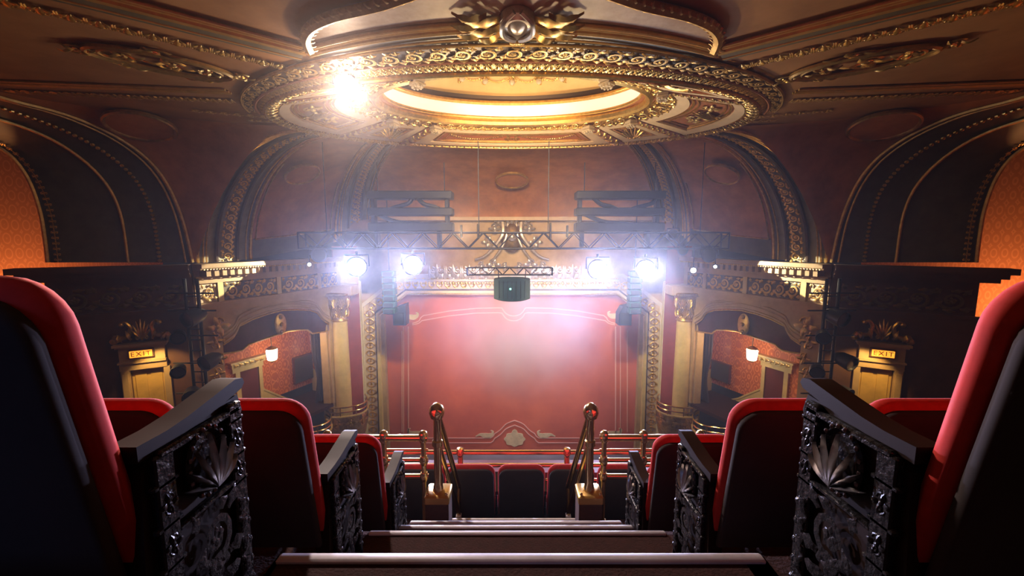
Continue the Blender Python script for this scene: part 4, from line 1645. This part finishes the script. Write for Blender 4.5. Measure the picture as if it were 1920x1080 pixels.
NAMES = ['leftmost of the four glaring', 'second from left of the four glaring', 'third from left of the four glaring', 'rightmost of the four glaring']
for p, nm in zip(SPOTS, NAMES):
    rig_spot(p, 'big round stage light, %s white lamps under the truss' % nm, .30, 'lens', (p[0] * .2, 0, -.6), .12)
for (x, y, r, lens, lb) in ((580, 496, .055, 'lens_small', 'small lit stage lamp at the far left end of the truss'),
                            (1300, 507, .085, 'lens_small', 'small bright stage lamp right of the four big lamps'),
                            (1341, 500, .05, 'lens_small', 'small lit stage lamp near the right end of the truss'),
                            (598, 478, .26, 'black', 'unlit dark moving lamp under the left end of the truss'),
                            (1330, 478, .26, 'black', 'unlit dark moving lamp under the right end of the truss'),
                            (1280, 470, .14, 'black', 'unlit dark lamp beside the rightmost glaring lamp'),
                            (1262, 440, .15, 'black', 'dark lamp clamped in the truss above the rightmost glaring lamp')):
    p = PY(x, y, 16.0 if 'unlit dark moving' in lb else 13.5)
    rig_spot(tuple(p), lb, r, lens  , (0, 0, -.6), max(.05, -.25 - p[2] - r * 1.3) if p[2] < -.3 else .1)
# the bright lamp under the ceiling ring
rig_spot(FLARE, 'dazzling warm spotlight hung under the left of the oval ring', .2, 'lens_warm', (-.6, .5, 0), .05)


# flown speaker shelves
def speaker_rack(x0, x1, label, k):
    t_ = thing('speaker_rack', label, 'speaker rack', ((x0 + x1) / 2, 14.35, .25))
    w_ = x1 - x0
    for z, h in ((1.28, .27), (.72, .27), (.2, .3)):
        MB().bbox((0, 0, z), (w_, .6, h), .03).build('shelf_bar', 'rig', t_)
    for (a, b) in (((-.45 * w_, 1.2), (-.45 * w_, .15)), ((.43 * w_, 1.2), (.43 * w_, .15)), ((.33 * w_, .2), (.33 * w_, -.55)), ((-.42 * w_, .2), (-.42 * w_, -.5))):
        MB().bbox(((a[0] + b[0]) / 2, 0, (a[1] + b[1]) / 2), (.13, .3, a[1] - b[1]), .02).build('upright', 'rig', t_)
    for i, (xa, xb) in enumerate(((-.3, .02), (.08, .4))):
        P = smoothline([(xa * w_, -.1, 1.2 - .0), ((xa + .08) * w_, -.15, .95), ((xa + .2) * w_, -.15, .9), (xb * w_, -.1, .72)] if (i + k) % 2 else
                       [(xb * w_, -.1, 1.2), ((xb - .02) * w_, -.15, 1.0), ((xa + .12) * w_, -.15, .88), (xa * w_, -.1, .75)], 14)
        MB().tube(P, .075, 8).build('curved_arm', 'rig', t_)
    P = smoothline([(-.4 * w_, -.1, .65), (-.3 * w_, -.15, .5), (-.18 * w_, -.15, .36), (.1 * w_, -.1, .3)], 14)
    MB().tube(P, .075, 8).build('curved_arm', 'rig', t_)
    for x in (-.4 * w_, .4 * w_):
        MB().tube([(x, 0, 1.4), (x, 0, 2.4)], .015, 6).build('hanging_cable', 'rig', t_)
    return t_


speaker_rack(-4.95, -2.05, 'dark three tier speaker rack flown above the two left glaring lamps', 0)
speaker_rack(2.2, 5.25, 'dark three tier speaker rack flown above the two right glaring lamps', 1)
# centre speaker
sp = thing('centre_speaker', 'dark drum shaped speaker with green light above the middle of the curtain', 'speaker', (0.0, 15.3, -1.75))
c0 = PY(960, 541, 15.3)
sp.location = tuple(c0)
x = np.linspace(-.68, .68, 15)
fy = -.45 + .25 * (x / .68) ** 2
tz = .36 + .08 * (1 - (np.abs(x) / .68) ** 3)
F = np.stack([np.stack([x, fy, -tz + .0], 1), np.stack([x, fy - .02, 0 * x], 1), np.stack([x, fy, tz], 1)])
MB().slab(F, np.array((0, .6, 0))).build('cabinet', 'speaker', sp)
for k in range(-3, 4):
    MB().box((k * .16, -.47 + .25 * (k * .16 / .68) ** 2, 0), (.012, .02, .66)).build('grille_bar', 'black', sp)
MB().ball((-.06, -.5, .04), .04, 10, 8).build('status_light', 'green_led', sp)
for xx in (-.5, .5):
    MB().tube([(xx, -.1, .4), (xx, -.5, .72)], .02, 6).build('hanging_bar', 'rig', sp)
# hanging line arrays with sub bass boxes
for s in (-1, 1):
    side = 'right' if s > 0 else 'left'
    c = PY(960 + s * 229, 545, 17.6)
    la = thing('line_array', 'blue grey line array speaker column hanging at the %s edge of the curtain' % side, 'speaker', (c[0], 17.6, c[2]))
    for i in range(7):
        b = MB().bbox((0, -.02 * abs(3 - i), .75 - i * .27), (.52, .45, .25), .03)
        cb = b.build('cabinet', 'speaker', la)
        MB().box((0, -.24 - .02 * abs(3 - i), .75 - i * .27), (.4, .02, .17)).build('grille', 'rig', cb)
    MB().tube([(0, 0, .9), (0, 0, 4.0)], .02, 6).build('hanging_cable', 'rig', la)
    c = PY(960 + s * 212, 593, 17.9)
    sb = thing('bass_speaker', 'dark angled bass speaker below the %s line array' % side, 'speaker', (c[0], 17.9, c[2]))
    MB().prism([(-.3 * s, -.42), (.27 * s, -.42), (.27 * s, .1), (.1 * s, .42), (-.3 * s, .55), (-.32 * s, .1)] if s < 0 else [(.3, -.42), (.3, .1), (.3, .5), (-.1, .42), (-.27, .1), (-.27, -.42)],
               (0, 0, 0), (1, 0, 0), (0, 0, 1), (0, 1, 0), .6).build('cabinet', 'rig', sb)
    MB().box((0, -.02, -.1), (.4, .03, .5)).build('grille', 'black', sb)
    br = MB().tube([(s * .3, .3, .1), (s * .62, .3, .12)], .09, 6).build('bracket', 'rig', sb)
# lighting booms at the near ends of the boxes
for s in (-1, 1):
    side = 'right' if s > 0 else 'left'
    c = PY(960 + s * 592, 640, 12.6)
    bo = thing('lighting_boom', 'dark vertical lighting boom with lamps at the near end of the %s boxes' % side, 'lighting boom', (c[0], 12.6, -7.4))
    for dx in (-.2, .2):
        MB().tube([(dx, 0, 0), (dx, 0, 6.2)], .05, 8).build('pole', 'black', bo)
    for z in (5.75, 5.2, 4.4, 3.5, 2.5):
        MB().tube([(-.75, -.05, z), (.75, -.05, z)], .025, 6).build('crossbar', 'black', bo)
    for z in np.arange(.4, 6, .35):
        MB().tube([(-.2, 0, z), (.2, 0, z)], .02, 6).build('rung', 'black', bo)
    for i, (x, z, r) in enumerate(((.1, 5.0, .26), (-.35, 4.4, .2), (.5, 3.6, .24), (-.45, 3.3, .2), (-.1, 2.5, .24), (.55, 2.6, .18))):
        q = nrm(np.array((-s * .5 if x < 0 else s * .2, -.8, -.2)))
        xx = nrm(np.cross(q, (0, 0, 1.0)))
        A = np.stack([xx, np.cross(xx, q), q])
        b = MB().lathe([(r * .5, -r * 1.7), (r * .9, -r), (r, 0), (r * 1.05, r * .6), (r * .9, r * .6), (r * .85, 0)], (x, -.25, z), A, 14)
        lm = b.build('lamp_can', 'black', bo)
        MB().lathe([(r * .84, r * .3), (.001, r * .34)], (x, -.25, z), A, 14).build('lamp_lens', 'glassdark', lm)
    MB().bbox((0, 0, .06), (.9, .9, .12), .03).build('base_plate', 'black', bo)

# =================================================================== BALCONY FLOOR
ROWD, ROWH = .82, .56
NOS = [(1.3, -1.10), (2.13, -1.655), (2.6, -1.975), (3.0, -2.24), (3.5, -2.585), (4.35, -3.0)]   # aisle nosings: y of the edge, tread height
fl = MB()
prev = -1.2
for (y, z) in NOS:
    fl.box((.03, (prev + y) / 2, z - .5), (1.70, y - prev, 1.0))
    prev = y
fl.box((0, (-1.2 - 4) / 2, -.3 - .5), (1.62, 2.8, 1.0))
struct(fl.build('floor_aisle', 'carpet'), 'dark red carpeted aisle steps going down between the seats')
for i, (y, z) in enumerate(NOS[:-1]):
    ns = MB()
    hw = .84
    wd_ = .04 if i == 0 else .03
    ns.bbox((.03, y - wd_ / 2 + .004, z + .003), (2 * hw, wd_, .02), .006)
    o = struct(ns.build('trim_nosing', 'nosing'), 'pale metal nosing on aisle step number %s counted from the nearest' % ['one', 'two', 'three', 'four', 'five'][i])
for s in (-1, 1):
    side = 'right' if s > 0 else 'left'
    ft = MB()
    for k in range(-1, 8):
        y1 = 1.3 + ROWD * k
        ft.box((s * 5.8, y1 - ROWD / 2, -1.10 - ROWH * k - .5), (10.0, ROWD, 1.0))
    struct(ft.build('floor_%s' % side, 'carpet'), 'dark carpeted seating steps on the %s of the aisle' % side)
fl = MB()
for k in range(4, 8):
    y1 = 1.3 + ROWD * k
    fl.box((0, y1 - ROWD / 2 + (.06 if k == 4 else 0), -1.10 - ROWH * k - .5), (1.62, ROWD, 1.0))
struct(fl.build('floor_centre', 'carpet'), 'carpeted step under the middle seats beyond the aisle')


# =================================================================== SEATS
def rounded(wd, h0, h1, r, n=6):
    P = [(-wd / 2, h0), (wd / 2, h0)]
    for i in range(n + 1):
        a = i * pi / 2 / n
        P.append((wd / 2 - r + r * cos(a), h1 - r + r * sin(a)))
    for i in range(n + 1):
        a = pi / 2 + i * pi / 2 / n
        P.append((-wd / 2 + r + r * cos(a), h1 - r + r * sin(a)))
    return P


BU = nrm(np.array((0, -.17, 1.0)))                     # lean of the backrest
BN = np.array((0, BU[2], -BU[1]))                      # forward normal


def pad(mb, wd, h0, h1, r, o, n0, n1, bev=.02):         # upholstered slab with rolled edges
    segs = [(n0, bev), (n0 + bev * .6, bev * .25), ((n0 + n1) / 2, 0), (n1 - bev * .6, bev * .25), (n1, bev)]
    rings = []
    for nn_, inset in segs:
        P = np.array(rounded(wd - 2 * inset, h0 + inset, h1 - inset, max(.02, r - inset)))
        rings.append(np.asarray(o) + P[:, :1] * np.array((1, 0, 0)) + P[:, 1:] * BU + BN * nn_)
    b = mb.n
    k = len(rings[0])
    mb.grid(np.array(rings), False, True)
    mb.N.append([b + i for i in range(k)])
    mb.N.append([b + (len(rings) - 1) * k + i for i in range(k)][::-1])
    return mb


def end_panel(parent, s):
    """cast end standard of the row on its aisle side; s is the side of the hall"""
    fx = -s * .03                                       # aisle face
    poly = [(.06, 0), (.07, .30), (.09, .60), (.11, .635), (.40, .66), (.415, .61), (.395, .57), (.385, .3), (.395, .06), (.42, 0)]
    ep = MB().prism(poly, (.03, 0, 0), (0, 1, 0), (0, 0, 1), (-1, 0, 0), .06).build('end_panel', 'wood', parent, smooth=25)
    X = np.array((-s, 0, 0.0))
    m_ = MB()
    for (y, z, dy, dz) in ((.362, .34, .05, .62), (.13, .33, .05, .60), (.25, .628, .26, .02), (.25, .43, .2, .016), (.24, .06, .28, .05),
                           (.362, .60, .064, .016), (.362, .5, .064, .016), (.362, .42, .064, .016), (.13, .56, .07, .016), (.13, .46, .07, .016), (.13, .36, .07, .016)):
        m_.bbox((fx - s * .006, y, z), (.026, dy, dz), .005)
    m_.build('carved_rails', 'iron', ep)
    m_ = MB()
    Am = np.stack([np.array((0, 1.0, 0)), np.array((0, 0, 1.0)), X])
    cy_, cz_ = .25, .545
    MB().lathe([(.060, 0), (.064, .014), (.058, .022), (.051, .010), (.03, .010), (.001, .010)], (fx, cy_, cz_), Am, 24, 1.0, 1.42).build('oval_frame', 'iron', ep)
    for k in range(-3, 4):
        sub = MB()
        u_leaf(sub, (0, 0, 0), pi / 2 - k * .38, .142 - abs(k) * .015, .0075, .06, 8, 3)
        V = np.concatenate(sub.V) * (1, 1, .22)
        m_.add(np.array((fx - s * .012, cy_, cz_ - .072)) + V[:, :1] * Am[0] + V[:, 1:2] * Am[1] + V[:, 2:] * Am[2], np.concatenate(sub.Q))
    for k in range(18):
        a = k * 2 * pi / 18
        m_.ball((fx - s * .02, cy_ + .061 * cos(a), cz_ + .087 * sin(a)), .007, 6, 4)
    m_.ball((fx - s * .018, cy_, cz_ - .068), .013, 8, 6)
    m_.build('palmette', 'palmette', ep)
    m_ = MB()
    for (y, z, sc, un) in ((.25, .33, .15, 'rinceau'), (.25, .2, .16, 'floral'), (.362, .55, .05, 'floral'), (.362, .46, .045, 'floral'), (.362, .35, .05, 'rope'), (.362, .29, .05, 'rope'),
                           (.362, .23, .05, 'rope'), (.362, .17, .05, 'rope'), (.362, .11, .05, 'rope'), (.13, .51, .05, 'floral'), (.13, .41, .05, 'floral'), (.13, .27, .05, 'rope'), (.13, .2, .05, 'rope')):
        place(m_, un, (fx - s * .016, y, z), Am[0], Am[1], Am[2], sc, sc * 1.2, .026)
    m_.build('cast_relief', 'iron', ep, kind='stuff')
    m_ = MB()
    for i in range(9):
        m_.ball((-s * .02, .398, .12 + i * .055), .013, 6, 5)
    m_.build('beading', 'iron', ep, kind='stuff')
    return ep


def arm_top(parent, x, wide=.064, y0=.085):
    m_ = MB()
    prof = [(y0, .668), (.16, .668), (.22, .674), (.33, .694), (.395, .706), (.425, .700), (.432, .685), (.42, .672), (.34, .655), (.2, .637), (y0, .630)]
    m_.prism(prof, (x + wide / 2, 0, 0), (0, 1, 0), (0, 0, 1), (-1, 0, 0), wide)
    return m_.build('armrest', 'wood', parent, smooth=30)


def make_seat(label, s=1, group=None):
    """origin on the tread under the backrest; its own arm stands on the side away from the aisle (s)"""
    t_ = thing('theatre_seat', label, 'seat', (0, 0, 0), 0, group)
    base = np.array((0, .12, 0.0))
    pad(MB(), .50, .40, 1.045, .10, base, 0.012, .085, .03).build('backrest', 'velvet', t_, smooth=60)
    pad(MB(), .475, .36, 1.02, .09, base, -.018, .02, .012).build('back_panel', 'seatback', t_, smooth=50)
    m_ = MB()
    m_.bbox((0, .26, .40), (.44, .36, .11), .03)
    m_.build('seat_cushion', 'velvet', t_)
    x = s * .2575
    MB().prism([(.07, 0), (.08, .62), (.36, .64), (.33, .5), (.22, .42), (.2, .05), (.26, 0)], (x + .0125, 0, 0), (0, 1, 0), (0, 0, 1), (-1, 0, 0), .025).build('leg', 'iron', t_, smooth=30)
    arm_top(t_, x, .05, .09)
    return t_


def put_seat(x, k, label, s, group):
    t_ = make_seat(label, s, group)
    t_.location = (x, .72 + ROWD * k, -1.10 - ROWH * k)
    for o in (end_panel(t_, s), arm_top(t_, 0)):
        o.location.x = -s * .235
    return t_


ROWN = ['nearest row', 'second row', 'third row', 'fourth row']
SEATN = ['at the aisle', 'second from aisle', 'third from aisle', 'fourth from aisle', 'fifth from aisle']
plain = {}
for k in range(3):
    for s in (-1, 1):
        side = 'right' if s > 0 else 'left'
        for j in range(5 if k else 3):
            lab = 'red velvet seat with dark back, %s, %s %s' % (SEATN[j], ROWN[k], side)
            grp = 'theatre seats in the rows beside the aisle'
            x = s * (.81 + .275 + .53 * j) + .03
            if j == 0:
                put_seat(x, k, lab, s, grp)
                continue
            if s not in plain:
                o = plain[s] = make_seat(lab, s, grp)
            else:
                o = copy_tree(plain[s])
                o['label'] = lab
            o.location = (x, .72 + ROWD * k, -1.10 - ROWH * k)
# the row beyond the rail, seen across the end of the aisle
for j in range(-7, 8):
    o = copy_tree(plain[1])
    pos = 'in the middle of' if j == 0 else ('%s %s of the middle in' % (['next seat', 'second seat', 'third seat', 'fourth seat', 'fifth seat', 'sixth seat', 'seventh seat'][abs(j) - 1], 'right' if j > 0 else 'left'))
    o['label'] = 'red velvet seat %s the row beyond the brass rail' % pos
    o['group'] = 'theatre seats beyond the brass rail'
    o.location = (.10 + j * .53, 4.05, -3.40)

# =================================================================== BRASS RAILS
NY = 3.3
for s in (-1, 1):
    side = 'right' if s > 0 else 'left'
    x = s * .655 + .015
    nw = thing('newel_post', 'brass newel post with ball top and sloping handrails, %s of the aisle' % side, 'railing', (x, NY, -2.5))
    zt = 1.06
    MB().lathe([(.05, .34), (.042, .38), (.034, .42), (.034, .74), (.046, .75), (.046, .79), (.034, .80), (.032, .98), (.045, 1.0)], (0, 0, 0), None, 16).build('shaft', 'brass', nw)
    MB().lathe([(.03, .985), (.055, 1.0), (.066, 1.04), (.064, 1.07), (.05, 1.10), (.02, 1.125), (.001, 1.13)], (0, 0, 0), None, 16).build('ball_cap', 'brass', nw)
    MB().bbox((0, 0, .14), (.2, .2, .3), .01).build('plinth', 'brown_box', nw)
    MB().bbox((0, 0, .30), (.21, .21, .08), .012).build('plinth_cap', 'brassplate', nw)
    for dx in (-.08, .08):
        MB().ball((dx, -.08, .35), .014, 8, 6).build('bolt', 'brass', nw)
    e1 = np.array((-s * .115, .45, .08))
    e2 = np.array((-s * .105, .47, -.22))
    MB().tube([(-s * .01, .02, 1.0), e1], .026, 10).build('handrail', 'brass', nw)
    MB().tube([(-s * .01, .02, .74), e2], .022, 10).build('handrail', 'brass', nw)
    MB().tube([e1 + (0, 0, .03), e2 + (0, 0, -.03)], .02, 10).build('end_post', 'brass', nw)
    MB().bbox(e2 + (0, 0, -.04), (.05, .06, .06), .008).build('foot', 'nosing', nw)
    # side rails
    rl = thing('brass_railing', 'brass railing of four bars running %s from the newel post' % side, 'railing', (x, NY + .12, 0))
    for z, r in ((-1.745, .03), (-1.86, .014), (-1.955, .02), (-2.11, .024)):
        MB().tube([(s * .11, 0, z), (s * 3.2, 0, z)], r, 10).build('rail', 'brass', rl)
    for px in (.15, .50, 1.0, 1.6, 2.2, 2.8):
        p = MB().tube([(s * px, 0, -2.75), (s * px, 0, -1.745)], .024, 10)
        for z in (-1.745, -1.955, -2.11):
            p.lathe([(.03, z - .04), (.042, z), (.03, z + .04)], (s * px, 0, 0), None, 10)
        p.ball((s * px, 0, -1.715), .04, 10, 6)
        p.build('post', 'brass', rl)
# the centre rail beyond the seats
CY = 4.75
rl = thing('brass_railing', 'low brass rail crossing in front of the stage beyond the middle seats', 'railing', (0, CY, 0))
za = PY(960, 848, CY)[2]
zb = PY(960, 872, CY)[2]
zc_ = PY(960, 886, CY)[2]
for z, r in ((za, .03), (zb, .026), (zc_ - .1, .02)):
    MB().tube([(-3.5, 0, z), (3.5, 0, z)], r, 10).build('rail', 'brass', rl)
for x in (-3, -1.9, PY(863, 848, CY)[0], PY(1063, 848, CY)[0], 1.9, 3):
    p = MB().tube([(x, 0, za - 1.0), (x, 0, za)], .035, 10)
    p.lathe([(.035, za - .05), (.055, za), (.04, za + .05), (.01, za + .06)], (x, 0, 0), None, 10)
    p.build('post', 'brass', rl)
struct(MB().box((0, 5.1, -4.0), (14, .3, 2.0)).build('wall_balcony_front', 'redwall'), 'low balcony front below the centre rail')

# =================================================================== HAZE before the stage
hz = bpy.data.materials.new('stage_haze')
hz.use_nodes = True
nt = hz.node_tree
nt.nodes.remove(nt.nodes['Principled BSDF'])
vs = nt.nodes.new('ShaderNodeVolumeScatter')
vs.inputs['Color'].default_value = (1, 1, 1, 1)
vs.inputs['Density'].default_value = 0.0034
vs.inputs['Anisotropy'].default_value = 0.78
nt.links.new(vs.outputs[0], nt.nodes['Material Output'].inputs['Volume'])
M['haze'] = hz
h_ = MB().box((0, 9.9, -3.7), (19.0, 15.4, 13.7)).build('stage_haze', 'haze', smooth=0, kind='stuff')
h_['label'] = 'thin bluish haze hanging in the lamp beams before the curtain'
h_['category'] = 'haze'


def cloud(name, loc, dims, radii, dens, g, col, label, cat):
    m = bpy.data.materials.new(name)
    m.use_nodes = True
    nt = m.node_tree
    nt.nodes.remove(nt.nodes['Principled BSDF'])
    tc = nt.nodes.new('ShaderNodeTexCoord')
    mp = nt.nodes.new('ShaderNodeMapping')
    mp.inputs['Scale'].default_value = tuple(1 / r for r in radii)
    le = nt.nodes.new('ShaderNodeVectorMath')
    le.operation = 'LENGTH'
    mr = nt.nodes.new('ShaderNodeMapRange')
    mr.interpolation_type = 'SMOOTHSTEP'
    for k, v in ((1, 1.0), (2, 0.1), (3, 0.0), (4, 1.0)):
        mr.inputs[k].default_value = v
    ns = nt.nodes.new('ShaderNodeTexNoise')
    ns.inputs['Scale'].default_value = 0.55
    ns.inputs['Detail'].default_value = 2
    m1 = nt.nodes.new('ShaderNodeMath')
    m1.operation = 'MULTIPLY'
    m2 = nt.nodes.new('ShaderNodeMath')
    m2.operation = 'MULTIPLY'
    m2.inputs[1].default_value = dens
    vs = nt.nodes.new('ShaderNodeVolumeScatter')
    vs.inputs['Color'].default_value = (*col, 1)
    vs.inputs['Anisotropy'].default_value = g
    nt.links.new(tc.outputs['Object'], mp.inputs['Vector'])
    nt.links.new(mp.outputs['Vector'], le.inputs[0])
    nt.links.new(le.outputs['Value'], mr.inputs[0])
    nt.links.new(tc.outputs['Object'], ns.inputs['Vector'])
    nt.links.new(mr.outputs[0], m1.inputs[0])
    nt.links.new(ns.outputs['Fac'], m1.inputs[1])
    nt.links.new(m1.outputs[0], m2.inputs[0])
    nt.links.new(m2.outputs[0], vs.inputs['Density'])
    nt.links.new(vs.outputs[0], nt.nodes['Material Output'].inputs['Volume'])
    M[name] = m
    h_ = MB().box((0, 0, 0), dims).build(name, name, smooth=0, kind='stuff')
    h_.location = loc
    h_['label'] = label
    h_['category'] = cat


# denser smoke drifting close to the upper half of the curtain
cloud('curtain_smoke', (0.5, 18.8, -4.5), (10.8, 2.3, 8.0), (5.4, 1.2, 4.0), 1.5, 0.0, (0.84, 0.74, 1.0),
      'pale lavender smoke drifting before the upper part of the red curtain', 'smoke')
